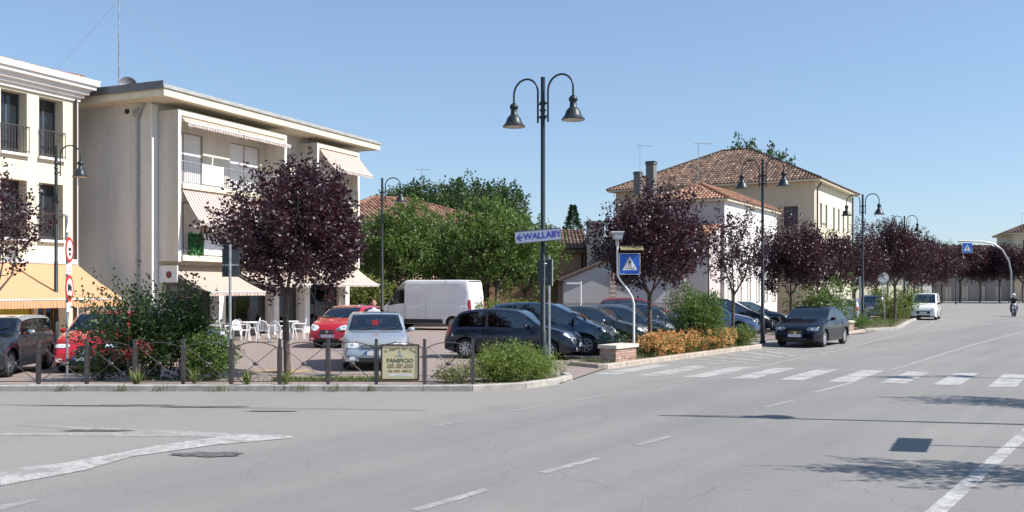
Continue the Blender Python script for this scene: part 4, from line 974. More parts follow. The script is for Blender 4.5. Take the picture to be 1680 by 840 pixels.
        if c.get('fog', True): patch('fog_light', (L - .1, s2 * (W/2 - .30), .33), (-1, -s2 * .3, 0), .07, .045, M['lens'], .006)
        mx = c['ws'][0] - c.get('mx', .42); mz = zb_at(mx) + .09
        mo = MB().ball((mx, s2 * (W/2 + .08), mz), (.05, .10, .062), 12, 8).build('mirror', c.get('mirror', paint), root, smooth=60)
        MB().cbox(mx + .01, s2 * (W/2 - .01), mz - .05, .05, .1, .03).build('stalk', M['trim'], mo)
    g = c.get('grille', (.30, .50, .60)); MB().box(L - .05, L + .006, -g[0], g[0], g[1], g[2]).build('grille', M['trim'], root)
    if c.get('bars', 2):
        for i in range(c.get('bars', 2)):
            z_ = g[1] + (g[2] - g[1]) * (i + 1) / (c.get('bars', 2) + 1); MB().box(L + .007, L + .013, -g[0] + .01, g[0] - .01, z_ - .006, z_ + .006).build('grille_bar', M['chrome'] if c.get('chrome', True) else paint, root)
    MB().lathe([(.001, 0), (.05, 0), (.05, .012), (.001, .016)], 14, Matrix.Translation((L + .008, 0, (g[1] + g[2]) / 2 + c.get('bz', 0))) @ Matrix.Rotation(R(90), 4, 'Y')).build('emblem', M['chrome'], root)
    MB().box(L - .05, L + .008, -.42, .42, .24, .34).build('air_intake', M['trim'], root)
    pz = c.get('pz', .43); MB().box(L + .004, L + .02, -.26, .26, pz - .055, pz + .055).build('number_plate', M['plate'], root)
    for a, b in ((-.26, -.225), (.225, .26)): MB().box(L + .0205, L + .022, a, b, pz - .054, pz + .054).build('plate_band', M['sign_blue'], root)
    pz = c.get('rpz', .75); MB().box(-.02 + c.get('rpx', 0), .01 + c.get('rpx', 0), -.26, .26, pz - .055, pz + .055).build('number_plate', M['plate'], root)
    # wipers
    if c.get('seats', True):
        xb = c['ws'][0]; q = MB()
        for yy in (.1, -.5): q.tube([(xb - .02, yy, zt_at(xb) + .02), (xb - .14, yy + .42, zt_at(xb - .14) + .012)], .009, 4)
        q.build('wiper', M['trim'], root)
    return root
HATCH = dict(L=4.0, W=1.68, wb=2.5, fo=.82, r=.30, ws=(2.98, 2.25), rw=(.14, .52), tum=.27,
    top=[(0, .80), (.04, .92), (.14, 1.05), (.52, 1.40), (.9, 1.465), (1.5, 1.49), (2.1, 1.45), (2.25, 1.42), (2.98, 1.01), (3.4, .90), (3.75, .78), (3.92, .66), (4.0, .52)],
    belt=[(0, .74), (.14, .90), (1.2, .92), (2.4, .90), (2.98, .92), (3.4, .84), (3.75, .70), (3.92, .58), (4.0, .47)],
    win=[(.45, 1.28), (1.36, 2.78)], doors=[(1.30, 2.86)], hp=(.68, .60, .20, .075, 35, .5, .25), rim='hub', rake=.25, grille=(.28, .5, .58))
def var(b, **k): d = dict(b); d.update(k); return d
def shift(pts, dz, sx=1.0): return [(x * sx, z + dz if i not in (0, len(pts) - 1) else z) for i, (x, z) in enumerate(pts)]
P_NAVY = carpaint('navy_paint', (.008, .012, .026), .1); P_BLUE = carpaint('steel_blue_paint', (.045, .09, .15), .5); P_GREY = carpaint('graphite_paint', (.05, .055, .062), .5)
P_MINI = carpaint('anthracite_paint', (.028, .033, .040), .2); P_RED = carpaint('red_paint', (.50, .012, .02), .1); P_SILV = carpaint('silver_paint', (.43, .46, .50), .45)
P_BLACK = carpaint('black_paint', (.004, .005, .011), 0, .2); P_WHITE = carpaint('white_van_paint', (.74, .74, .75), 0, .4); P_SKY = carpaint('pale_blue_paint', (.28, .34, .48), .5)
P_WINE = carpaint('dark_red_paint', (.22, .012, .02), .2); P_STEEL = carpaint('blue_grey_paint', (.09, .12, .16), .5)
def hd(hx, hy): return math.atan2(hy, hx)
def place(name, label, cat, cx, cy, hx, hy, paint, c, **k):        # centre of car and heading
    a = hd(hx, hy); L = c['L']; car(name, label, cat, cx - math.cos(a) * L / 2, cy - math.sin(a) * L / 2, a, paint, c, **k)
PG = 'cars parked in the diagonal row behind the flower beds'
place('parked_car', 'dark navy three-door hatchback with hubcaps, nearest of the parked row behind the grassy bush', 'car', .1, 28.5, .966, -.26, P_NAVY, var(HATCH, rim='hub', hp=(.70, .60, .22, .085, 38, .6, .3)), group=PG)
MPV = dict(L=4.35, W=1.75, wb=2.68, fo=.86, r=.32, ws=(3.42, 2.35), rw=(.14, .45), tum=.24,
    top=[(0, .85), (.05, 1.0), (.14, 1.12), (.45, 1.55), (.8, 1.615), (1.6, 1.64), (2.2, 1.61), (2.35, 1.58), (3.42, 1.08), (3.8, .93), (4.1, .80), (4.27, .68), (4.35, .53)],
    belt=[(0, .8), (.14, .95), (1.2, .97), (2.4, .94), (3.2, .92), (3.5, .95), (3.8, .86), (4.1, .74), (4.27, .6), (4.35, .48)],
    win=[(.4, 1.1), (1.17, 1.98), (2.05, 3.25)], doors=[(1.15, 2.02), (2.03, 3.1)], hp=(.75, .62, .25, .10, 38, .7, .3), rim='seven', rake=.3, grille=(.32, .52, .62))
place('parked_car', 'steel blue people carrier with a long sloping windscreen, second in the parked row', 'car', 1.3, 30.6, .955, -.3, P_BLUE, MPV, group=PG)
place('parked_car', 'dark grey hatchback with silver windscreen pillars and chrome mirror, third in the parked row', 'car', 2.85, 33.0, .955, -.3, P_GREY, var(HATCH, L=4.0, mirror=M['chrome'], rim='alloy'), group=PG)
place('parked_car', 'dark blue car with only its windscreen and bonnet showing, fourth in the parked row', 'car', 4.15, 35.2, .955, -.3, P_STEEL, var(HATCH, rim='alloy'), group=PG)
place('parked_car', 'blue-grey hatchback behind the thin tree trunk, fifth in the parked row', 'car', 5.35, 37.4, .955, -.3, P_BLUE, var(HATCH, mirror=M['chrome']), group=PG)
SED = dict(L=4.3, W=1.72, wb=2.55, fo=.85, r=.31, ws=(3.15, 2.4), rw=(.5, 1.15), tum=.28,
    top=[(0, .84), (.04, .92), (.14, .98), (.5, 1.03), (1.15, 1.38), (1.7, 1.45), (2.2, 1.43), (2.4, 1.39), (3.15, 1.0), (3.6, .89), (4.0, .77), (4.22, .66), (4.3, .52)],
    belt=[(0, .78), (.14, .88), (1.2, .91), (2.4, .89), (3.15, .91), (3.6, .83), (4.0, .70), (4.22, .58), (4.3, .47)],
    win=[(.85, 1.75), (1.82, 2.95)], doors=[(1.0, 1.78), (1.79, 3.0)], hp=(.67, .60, .20, .075, 32, .3, .2), rim='alloy', rake=.2, grille=(.3, .5, .6))
place('parked_car', 'pale silver-blue car beside the second lamp post, its bonnet above the green shrubs', 'car', 9.0, 42.7, .955, -.3, P_SKY, SED, group=PG)
place('parked_car', 'dark blue estate with roof rails behind the pale silver-blue car', 'car', 10.2, 45.2, .955, -.3, P_BLACK, var(MPV), group=PG)
place('parked_car', 'dark blue saloon farthest in the row, left of the black car', 'car', 12.0, 48.0, .955, -.3, P_STEEL, SED, group=PG)
place('parked_car', 'dark red estate seen only by its roof behind the parked row', 'car', 6.3, 47.0, .99, -.1, P_WINE, var(MPV, L=4.35))
GOLF = var(HATCH, L=4.15, W=1.72, wb=2.51, fo=.86, r=.31, ws=(3.08, 2.3), rim='alloy', rake=.08, fn=.13,
    top=[(0, .84), (.04, .95), (.14, 1.02), (.5, 1.36), (.9, 1.42), (1.5, 1.44), (2.1, 1.42), (2.3, 1.385), (3.08, .99), (3.5, .93), (3.95, .82), (4.1, .72), (4.15, .5)],
    belt=[(0, .78), (.14, .9), (1.2, .92), (2.4, .9), (3.08, .90), (3.5, .85), (3.95, .74), (4.1, .64), (4.15, .45)],
    win=[(.45, 1.3), (1.38, 2.85)], doors=[(1.32, 2.95)], hp=(.645, .585, .185, .082, 12, 0, .08), grille=(.36, .585, .665), bars=3, pz=.46)
place('parked_car', 'silver hatchback facing the fence with a red item behind its windscreen', 'car', -3.72, 25.75, .15, -.99, P_SILV, GOLF)
JAZZ = var(HATCH, L=3.95, top=[(x, z - .02 if z > 1.2 else z + (.02 if x > 2.9 else 0)) for x, z in HATCH['top'][:-1]] + [(3.95, .54)], belt=[*HATCH['belt'][:-1], (3.95, .48)], hp=(.72, .58, .21, .085, 35, .7, .3), rake=.3, rim='alloy', grille=(.26, .52, .64))
JAZZ['top'][-2] = (3.9, .66); JAZZ['belt'][-2] = (3.9, .58)
place('parked_car', 'bright red small hatchback parked behind the silver one near the shop', 'car', -5.97, 34.8, -.24, -.97, P_RED, JAZZ)
ALFA = var(HATCH, L=4.1, W=1.72, fo=.85, top=[*HATCH['top'][:-1], (4.1, .50)], belt=[*HATCH['belt'][:-1], (4.1, .45)], hp=(.66, .58, .19, .05, 14, 0, 0), rake=.1, rim='alloy', grille=(.17, .42, .66), bars=3, pz=.36)
place('parked_car', 'crimson hatchback with a V-shaped grille half hidden by the leafy bush', 'car', -10.78, 25.15, .15, -.99, P_RED, ALFA)
MINI = dict(roof_m=P_SILV, L=3.65, W=1.69, wb=2.47, fo=.68, r=.315, ws=(2.50, 2.12), rw=(.10, .32), tum=.16,
    top=[(0, .88), (.04, 1.0), (.12, 1.06), (.32, 1.36), (.7, 1.405), (1.4, 1.42), (2.0, 1.39), (2.12, 1.37), (2.50, 1.02), (2.8, .97), (3.3, .90), (3.55, .76), (3.65, .5)],
    belt=[(0, .82), (.12, .95), (1.2, .95), (2.2, .93), (2.5, .94), (2.8, .89), (3.3, .80), (3.55, .66), (3.65, .45)],
    win=[(.28, 1.05), (1.12, 2.32)], doors=[(1.08, 2.38)], hp=(.72, .56, .12, .13, 15, 0, 0), rim='alloy', rake=.05, mirror=M['chrome'], grille=(.3, .52, .66), bars=3)
place('parked_car', 'dark grey small three-door car with a pale roof at the left edge', 'car', -12.72, 23.25, .12, -.99, P_MINI, MINI)
place('parked_car', 'dark car mostly hidden behind the big leafy bush by the fence', 'car', -10.9, 29.8, .9, -.43, P_STEEL, HATCH)
SEAT = var(SED, L=4.2, lens=M['lens_dark'], fog=False, top=[(x * 4.2 / 4.3, z) for x, z in SED['top']], belt=[(x * 4.2 / 4.3, z + .02) for x, z in SED['belt']], W=1.72, rim='seven', hp=(.65, .58, .20, .07, 22, .15, .15), grille=(.24, .47, .62), bars=2)
place('parked_car', 'black saloon parked in the kerbside bay facing the camera', 'car', 11.3, 35.5, -.57, -.82, P_BLACK, SEAT, z=.004)
place('parked_car', 'silver hatchback seen from behind past the black saloon', 'car', 20.6, 57.5, .5, .866, P_SILV, var(HATCH, tlz=.9, tls=(.14, .13), rpz=.6), z=.03)
place('parked_car', 'dark grey car seen from behind, right of the silver hatchback', 'car', 26.2, 68, .5, .866, P_STEEL, var(MPV, tlz=.95), z=.03)
def squeeze(c, k):
    d = dict(c); d['L'] = c['L'] * k; d['wb'] = c['wb'] * k; d['fo'] = c['fo'] * k
    for q_ in ('top', 'belt'): d[q_] = [(x * k, z) for x, z in c[q_]]
    for q_ in ('ws', 'rw'): d[q_] = tuple(x * k for x in c[q_])
    for q_ in ('win', 'doors'): d[q_] = [(a * k, b * k) for a, b in c[q_]]
    return d
KANG = dict(L=4.1, W=1.68, wb=2.6, fo=.75, r=.30, ws=(3.18, 2.55), rw=(.04, .12), tum=.10, fn=.14,
    top=[(0, 1.2), (.04, 1.55), (.12, 1.72), (.5, 1.80), (1.4, 1.82), (2.3, 1.80), (2.55, 1.74), (3.18, 1.14), (3.5, 1.04), (3.9, .88), (4.05, .74), (4.1, .5)],
    belt=[(0, 1.0), (.12, 1.03), (1.2, 1.04), (2.4, 1.02), (3.18, 1.02), (3.5, .95), (3.9, .8), (4.05, .66), (4.1, .45)],
    win=[(1.95, 3.05)], doors=[(1.9, 3.05), (.9, 1.85)], hp=(.72, .60, .16, .10, 18, .1, .1), rim='hub', rake=.1, grille=(.42, .42, .60), bars=0, mirror=M['trim'], pz=.5)
place('parked_van', 'small white panel van with a black front bumper by the distant flower bed', 'van', 28.6, 65.3, -.47, -.883, P_WHITE, KANG, z=.004)
DUC = dict(L=5.95, W=2.05, wb=3.9, fo=.95, r=.34, ws=(5.25, 4.35), rw=(.03, .06), tum=.07, fn=.16, rn=.05, sill=.32,
    top=[(0, 2.0), (.03, 2.42), (.1, 2.50), (1, 2.53), (3.9, 2.53), (4.1, 2.50), (4.35, 2.38), (5.25, 1.38), (5.55, 1.2), (5.8, 1.0), (5.9, .8), (5.95, .55)],
    belt=[(0, 1.3), (.1, 1.3), (4.3, 1.3), (5.0, 1.22), (5.25, 1.2), (5.55, 1.05), (5.8, .85), (5.9, .68), (5.95, .5)],
    win=[(4.15, 5.1)], doors=[(4.1, 5.15), (2.75, 4.05)], hp=(.98, .78, .2, .15, 25, .2, .1), rim='hub', rake=.1, mirror=M['trim'], mx=.2, tlz=1.25, tls=(.10, .30), seats=False, rpz=.6, bars=1)
place('parked_van', 'long white high-roofed delivery van parked side-on under the green trees', 'van', -4.15, 48.6, -.93, .37, P_WHITE, squeeze(DUC, .90))
o = [q for q in bpy.data.objects if q.name.startswith('parked_van')][-1]
MB().box(1.55, 3.7, 1.01, 1.04, .34, .55).build('side_moulding', M['trim'], o)
MB().box(1.55, 3.7, -1.04, -1.01, .34, .55).build('side_moulding', M['trim'], o)
MB().cbox(-3.58, 24.72, 1.22, .15, .02, .13).build('hanging_tag', M['sign_red']); o = bpy.data.objects['hanging_tag']; tag(o, 'small red tag hanging behind the windscreen of the silver hatchback', 'tag')

# ================================================================== STREET LAMPS
def lamp_head(mb_s, mb_i, x, z):
    T = Matrix.Translation((x, 0, z))
    mb_s.lathe([(.265, 0), (.27, .02), (.235, .055), (.19, .12), (.165, .2), (.12, .26), (.08, .30), (.075, .42), (.10, .44), (.105, .49), (.07, .54), (.02, .58)], 20, T)
    mb_i.lathe([(.001, .09), (.10, .085), (.18, .06), (.255, .003)], 18, T)
def lamp_meshes(double, H=7.0):
    p = MB(); p.tube([(0, 0, 0), (0, 0, 1.1), (0, 0, 1.12), (0, 0, 3.0), (0, 0, 3.02), (0, 0, H)], [.085, .085, .068, .066, .055, .052], 12); p.lathe([(.12, 0), (.12, .05), (.09, .1)], 12)
    out = [('pole', p.mesh('pole', M['lamp_iron'], smooth=40))]
    for s2 in ((1, -1) if double else (1,)):
        a = MB(); r = .34; cx = s2 * (.14 + r); zt_ = H - .33
        pts = [(s2 * .14, 0, H - 1.05), (s2 * .14, 0, H - .6)] + [(cx - s2 * r * math.cos(R(t)), 0, zt_ + r * math.sin(R(t))) for t in range(0, 181, 15)] + [(cx + s2 * r, 0, zt_ - .2)]
        a.tube(pts, .024, 8)
        for z in (H - .92, H - .62): a.tube([(0, 0, z), (s2 * .14, 0, z)], .02, 6); a.ball((s2 * .07, 0, z), .03, 8, 5)
        out.append(('lamp_arm', a.mesh('lamp_arm', M['lamp_iron'], smooth=50)))
        h1, h2 = MB(), MB(); lamp_head(h1, h2, cx + s2 * r, H - 1.08)
        out.append(('lamp_shade', h1.mesh('lamp_shade', M['lamp_iron'], smooth=50))); out.append(('reflector', h2.mesh('reflector', M['lamp_inner'], smooth=60)))
    cl = MB()
    for z in (H - .95, H - .77, H - .59): cl.lathe([(.07, z - .02), (.078, z), (.07, z + .02)], 12)
    out.append(('clamp', cl.mesh('clamp', M['lamp_iron']))); return out
LM = {True: lamp_meshes(True), False: lamp_meshes(False)}
def lamp(x, y, double, rz, label, group, s=1.0):
    o = thing('street_lamp', label, 'street lamp', (x, y, .03), rz, group); o.scale = (s, s, s)
    sh_ = None
    for n_, me in LM[double]:
        q = link(n_, me, o if n_ != 'reflector' else sh_)
        if n_ == 'lamp_shade': sh_ = q
LG = 'double-arm street lamps along the road'; RA = math.atan2(-.57, .82)
lamp(.72, 22.0, True, RA, 'tall double-arm street lamp carrying the lilac arrow board', LG)
lamp(9.55, 36.0, True, RA, 'double-arm street lamp behind the green shrubs, left of the black saloon', LG)
lamp(18.3, 49.3, True, RA, 'double-arm street lamp in front of the silver hatchback', LG)
lamp(26.5, 63.8, True, RA, 'double-arm street lamp rising behind the trees left of the white panel van', LG)
lamp(33.0, 83.0, True, RA, 'small distant double-arm lamp overlapping the one by the white panel van', LG)
lamp(at(1626, 91.5), 108, True, RA, 'far double-arm lamp near the overhead crossing sign', LG, 1.1)
lamp(at(1568, 128), 128, True, RA, 'farthest double-arm lamp left of the overhead crossing sign', LG, 1.05)
SG = 'single-arm street lamps of the square'
lamp(at(92, 32.5), 32.5, False, .05, 'single-arm street lamp in front of the orange awning', SG)
lamp(at(627, 42), 42, False, .0, 'single-arm street lamp in front of the white delivery van', SG)
lamp(9.4, 14.35, False, 0.0, 'single-arm street lamp across the road whose shadow crosses the lanes', SG)
lamp(15.9, 21.4, True, .2, 'double-arm street lamp across the road whose shadow falls on the crossing', LG)

# boards on the first lamp
wb_ = thing('direction_board', 'lilac arrow board lettered WALLABY on the tall lamp post', 'sign', (.60, 21.88, 3.33), R(4))
wb_.rotation_euler = (0, R(-5.5), R(4))
MB().box(-.53, .53, -.03, 0, -.13, .13).build('board', M['wallaby'], wb_)
o = MB().box(-.54, .54, -.034, .004, -.145, -.131).box(-.54, .54, -.034, .004, .131, .145).build('frame', M['sign_back'], wb_)
link('lettering', text_mesh('WALLABY', .195, M['ink_blue'], .002, bold=.004), wb_, (.105, -.032, 0), (R(90), 0, 0))
q = MB(); q.prism([(-.50, 0), (-.42, .08), (-.385, .08), (-.445, .018), (-.36, .018), (-.36, -.018), (-.445, -.018), (-.385, -.08), (-.42, -.08)], -.034, -.031); q.build('arrow', M['ink_blue'], wb_, recalc=True)
db = thing('road_sign', 'dark back of a rectangular sign under the lilac arrow board', 'sign', (.78, 21.86, 2.48), R(-28))
MB().box(.0, .17, -.02, .0, -.3, .3).build('panel', M['sign_back'], db); MB().box(.171, .183, -.03, .01, -.31, .31).build('edge', M['galv'], db); MB().box(-.2, -.04, -.02, .0, -.3, .3).build('panel', M['sign_back'], db)
for z in (-.15, .2): MB().tube([(-.05, -.03, z), (.02, -.07, z), (.05, -.02, z)], .012, 5).build('clamp', M['galv'], db)
pp = thing('sign_pole', 'galvanised pole strapped to the tall lamp post', 'pole', (.86, 21.84, .03), 0); MB().tube([(0, 0, 0), (0, 0, 2.85)], .03, 8).build('pole', M['galv'], pp)

# ================================================================== FENCE
FX0 = -10.92; SP = 1.010; FZ = .10; FYY = FY + .42
fe = thing('metal_fence', 'dark metal fence of square posts and crossed bars along the kerb', 'fence', (0, FYY, FZ - .015), 0)
pm = MB().box(-.03, .03, -.03, .03, 0, .955).box(-.034, .034, -.034, .034, .956, .966).mesh('post', M['iron'])
am = MB(); am.tube([(.05 + (SP - .1) * t, 0, .78 + .12 * math.sin(math.pi * t) ** .8 if 0 < t < 1 else .78) for t in [i / 10 for i in range(11)]], .011, 6); am = am.mesh('arch_bar', M['iron'], smooth=50)
bm_ = MB().tube([(.035, 0, .08), (SP - .035, 0, .08)], .011, 6).mesh('bottom_rail', M['iron'])
d1 = MB().tube([(.07, 0, .10), (SP - .07, 0, .80)], .008, 5).mesh('diagonal_bar', M['iron']); d2 = MB().tube([(.07, .01, .80), (SP - .07, .01, .10)], .008, 5).mesh('diagonal_bar', M['iron'])
bs = MB().ball((SP / 2, 0, .45), (.06, .035, .04), 10, 6).mesh('boss', M['iron'], smooth=50); vb = MB().box(.04, .054, -.008, .008, .06, .80).mesh('upright', M['iron'])
n = 11
for i in range(n):
    x = FX0 + i * SP; link('post', pm, fe, (x, 0, 0))
    if i < n - 1:
        link('arch_bar', am, fe, (x, 0, 0)); link('bottom_rail', bm_, fe, (x, 0, 0)); link('upright', vb, fe, (x, 0, 0)); link('upright', vb, fe, (x + SP - .094, 0, 0))
        if i != 8: link('diagonal_bar', d1, fe, (x, 0, 0)); link('diagonal_bar', d2, fe, (x, 0, 0)); link('boss', bs, fe, (x, 0, 0))
# remaining posts out to the left edge are part of the same run
bx = FX0 + 8 * SP + SP / 2
bo = thing('bakery_board', 'cream advertising board lettered PANIFICIO in a brown frame fixed to the fence', 'sign', (bx, FYY - .05, FZ + .47), 0)
MB().box(-.37, .37, -.012, .0, -.345, .345).build('panel', M['board'], bo)
q = MB(); q.box(-.40, .40, -.025, .012, .345, .375); q.box(-.40, .40, -.025, .012, -.375, -.345); q.box(-.40, -.37, -.025, .012, -.345, .345); q.box(.37, .40, -.025, .012, -.345, .345); q.build('frame', M['frame_brown'], bo)
def txt(s_, size, x, z, m, bold=0, rot=0): link('lettering', text_mesh(s_, size, m, .001, bold=bold), bo, (x, -.014, z), (R(90), -rot, 0))
txt('PANIFICIO', .118, 0, .03, M['ink_green'], .002); [txt(w_, .052, x_, -.055, M['ink_brown'], .001) for w_, x_ in (('PANE', -.19), ('PIZZA', 0), ('DOLCI', .19))]; [txt(w_, .046, x_, -.105, M['ink_brown'], .001) for w_, x_ in (('TORTE', -.2), ('PASTE', -.035), ('BISCOTTI', .17))]; [txt(w_, .066, x_, -.185, M['ink_brown'], .0015) for w_, x_ in (('Tel.', -.2), ('0421', -.06), ('508112', .14))]
MB().box(-.24, .24, -.0145, -.0125, -.295, -.245).build('strip', M['sign_white'], bo); txt('via Roma 12', .04, 0, -.27, M['ink_grey'])
s_ = 'Il Sapore del Pane'
for i, ch in enumerate(s_):
    t = (i - (len(s_) - 1) / 2) / len(s_) * 1.25
    if ch != ' ': txt(ch, .075, math.sin(t) * .56, .205 + (math.cos(t) - 1) * .42 + .085, M['ink_brown'], .001, -t)
q = MB(); q.lathe([(.001, 0), (.025, 0), (.025, .002)], 10, Matrix.Translation((-.01, -.013, .22)) @ Matrix.Rotation(R(90), 4, 'X')); q.prism([(-.03, .13), (.03, .13), (.015, .19), (-.02, .195)], -.015, -.0125); q.prism([(-.12, .12), (.07, .12), (.05, .135), (-.1, .135)], -.015, -.0125); q.build('emblem', M['ink_grey'], bo, recalc=True)
# pole with dark sign back on the fence line
x = at(377.5, 19.9); sp_ = thing('sign_pole', 'grey pole with a dark square sign back standing at the fence', 'sign', (x, 19.9, .085), 0)
MB().tube([(0, 0, 0), (0, 0, 2.95)], .028, 10).build('pole', M['galv'], sp_, smooth=40); MB().box(-.18, .18, .035, .06, 2.27, 2.84).build('panel', M['sign_back'], sp_); MB().box(-.17, .17, .02, .034, 2.5, 2.54).build('bracket', M['galv'], sp_); MB().box(-.13, -.115, .02, .034, 2.3, 2.8).build('rib', M['sign_back'], sp_)

# traffic sign post on the left
sx, sy_ = at(110, 22.0), 22.0
ts = thing('traffic_sign_post', 'grey post with two red-ringed round signs and small white plates', 'sign', (sx, sy_, .06), R(9))
MB().tube([(0, 0, 0), (0, 0, 3.75)], .03, 10).build('pole', M['galv'], ts, smooth=40)
XR = Matrix.Rotation(R(90), 4, 'Y')
def disc(z, pic):
    T = Matrix.Translation((.045, 0, z)) @ XR
    d_ = MB().lathe([(.001, 0), (.30, 0), (.30, .012), (.001, .012)], 28, T).build('round_sign', M['sign_red'], ts)
    MB().lathe([(.001, .0125), (.225, .0125), (.225, .015), (.001, .015)], 28, T).build('face', M['sign_white'], d_)
    q = MB()
    if pic: q.box(.061, .063, -.15, .05, z - .05, z + .09); q.box(.061, .063, .055, .14, z - .05, z + .05); q.box(.061, .063, -.13, -.07, z - .09, z - .052); q.box(.061, .063, .06, .12, z - .09, z - .052)
    else: q.box(.061, .063, -.10, .1, z - .02, z + .05); q.box(.061, .063, -.07, .07, z - .13, z - .07)
    q.build('symbol', M['sign_black'], d_)
disc(2.95, False); disc(2.06, True)
MB().box(.035, .047, -.21, .21, 2.38, 2.62).build('plate', M['sign_white'], ts); MB().box(.035, .047, -.18, .18, 1.5, 1.72).build('plate', M['sign_white'], ts)
q = MB()
for z in (2.45, 2.5, 2.55): q.box(.0475, .049, -.16, .16, z - .008, z + .008)
q.build('print', M['ink_grey'], ts)
q = MB(); q.add([(.04, -.18, 3.35), (.04, .18, 3.35), (.04, 0, 3.7), (.03, -.18, 3.35), (.03, .18, 3.35), (.03, 0, 3.7)], [(0, 1, 2), (5, 4, 3), (0, 3, 4, 1), (1, 4, 5, 2), (2, 5, 3, 0)]); q.build('triangular_plate', M['sign_white'], ts)

# pedestrian crossing signs
def crossing_face(parent, s):       # square sign s metres, in x,z facing -y
    fc = MB().box(-s/2, s/2, -.03, .03, -s/2, s/2).build('sign_box', M['sign_blue'], parent)
    q = MB(); e = s/2
    for a in ((-e - .012, e + .012, -.034, .034, e, e + .014), (-e - .012, e + .012, -.034, .034, -e - .014, -e), (-e - .014, -e, -.034, .034, -e, e), (e, e + .014, -.034, .034, -e, e)): q.box(*a)
    q.build('sign_edge', M['sign_white'], fc)
    t = s * .38; MB().prism([(-t, -t * .82), (t, -t * .82), (0, t * .98)], -.034, -.031).build('triangle', M['sign_white'], fc, recalc=True)
    q = MB(); k = s * .62
    y = (-.037, -.0345)
    q.prism([(k * (.045 * math.cos(a * .785)), k * (.30 + .045 * math.sin(a * .785))) for a in range(8)], *y)
    for poly in (((-.05, .25), (.05, .25), (.055, .02), (-.05, .02)), ((-.05, .05), (.0, .03), (-.11, -.26), (-.17, -.24)), ((0, .03), (.055, .05), (.15, -.24), (.09, -.26)), ((-.05, .24), (-.03, .18), (-.15, .05), (-.17, .09)), ((.04, .24), (.05, .18), (.14, .06), (.165, .1)),
                 ((-.36, -.42), (-.30, -.42), (-.25, -.28), (-.29, -.28)), ((-.2, -.42), (-.12, -.42), (-.11, -.3), (-.16, -.3)), ((-.04, -.42), (.04, -.42), (.035, -.28), (-.035, -.28)), ((.12, -.42), (.2, -.42), (.16, -.3), (.11, -.3)), ((.30, -.42), (.36, -.42), (.29, -.28), (.25, -.28))):
        q.prism([(a * k, b * k) for a, b in poly], *y)
    q.build('symbol', M['sign_black'], fc, recalc=True)
cx_, cy_ = at(1040, 27.2), 27.2
cp = thing('crossing_sign', 'blue pedestrian crossing sign with a small canopy on a bent pale pole', 'sign', (cx_, cy_, .1), R(3))
q = MB(); q.tube([(0, 0, 0), (0, 0, 1.58), (-.06, 0, 1.78), (-.18, 0, 1.98), (-.40, 0, 2.26), (-.47, 0, 2.40), (-.48, 0, 3.3)], .03, 10); q.build('pole', M['white_plastic'], cp, smooth=50)
bx_ = thing('sign_panel', '', '', (0, 0, 0)); bpy.data.objects.remove(bx_)
fr = bpy.data.objects.new('sign_head', None); COL.objects.link(fr); fr.parent = cp; fr.location = (-.13, -.03, 2.72)
crossing_face(fr, .58)
for ch in list(fr.children):                        # flatten: thing > sign_box > symbol
    ch.parent = cp; ch.location = (-.13, -.03, 2.72)
bpy.data.objects.remove(fr)
q = MB(); q.add([(-.44, -.35, 3.10), (.22, -.35, 3.10), (.30, .25, 3.24), (-.38, .25, 3.24), (-.44, -.35, 3.12), (.22, -.35, 3.12), (.30, .25, 3.26), (-.38, .25, 3.26)], [(3, 2, 1, 0), (4, 5, 6, 7), (0, 1, 5, 4), (1, 2, 6, 5), (2, 3, 7, 6), (3, 0, 4, 7)]); q.build('canopy', M['canopy'], cp)
q = MB(); q.prism([(-.64, 3.62), (-.32, 3.62), (-.36, 3.42), (-.58, 3.42)], -.14, .14); q.tube([(-.48, 0, 3.25), (-.48, 0, 3.42)], .05, 10); q.build('flashing_lamp', M['galv'], cp, recalc=True); MB().box(-.66, -.30, -.16, .16, 3.621, 3.65).build('lamp_lid', M['sign_white'], cp)
# overhead sign far away
oh = thing('overhead_crossing_sign', 'blue pedestrian crossing sign hung from a curved grey mast arm over the road', 'sign', (at(1659, 97), 97, 0), 0)
arc = [(0, 0, 0), (0, 0, 3.8), (-.25, 0, 5.0), (-.9, 0, 6.1), (-1.8, 0, 6.75), (-3.0, 0, 6.95), (-5.4, 0, 7.0)]; MB().tube(arc, .09, 8).build('mast', M['galv'], oh, smooth=50)
fr = bpy.data.objects.new('tmp', None); COL.objects.link(fr); fr.parent = oh; crossing_face(fr, 1.0)
for ch in list(fr.children): ch.parent = oh; ch.location = (-4.55, -.05, 6.3)
bpy.data.objects.remove(fr)
# round no-parking sign
np_ = thing('no_parking_sign', 'small pale round sign with a diagonal bar on a leaning post by the far bed', 'sign', (21.6, 55, .1), R(-5))
MB().tube([(.1, 0, 0), (0, 0, 2.75)], .03, 8).build('pole', M['galv'], np_); T = Matrix.Translation((0, -.05, 2.65)) @ Matrix.Rotation(R(90), 4, 'X')
MB().lathe([(.001, 0), (.33, 0), (.33, .015), (.001, .015)], 24, T).build('disc', M['galv'], np_); MB().lathe([(.001, .016), (.27, .016), (.27, .018), (.001, .018)], 24, T).build('face', M['sign_white'], np_)
q = MB(); q.prism([(-.16, 2.78), (-.10, 2.83), (.16, 2.52), (.10, 2.47)], -.071, -.069); q.build('symbol', M['ink_grey'], np_, recalc=True)
# green post sign by third lamp
gp = thing('notice_post', 'pale narrow notice panel standing left of the third lamp post', 'sign', (at(1411, 48.5), 48.5, .05), R(-10)); MB().box(-.05, .05, -.03, .03, .6, 2.7).build('panel', M['galv'], gp); MB().tube([(0, 0, 0), (0, 0, .6)], .03, 6).build('pole', M['galv'], gp)
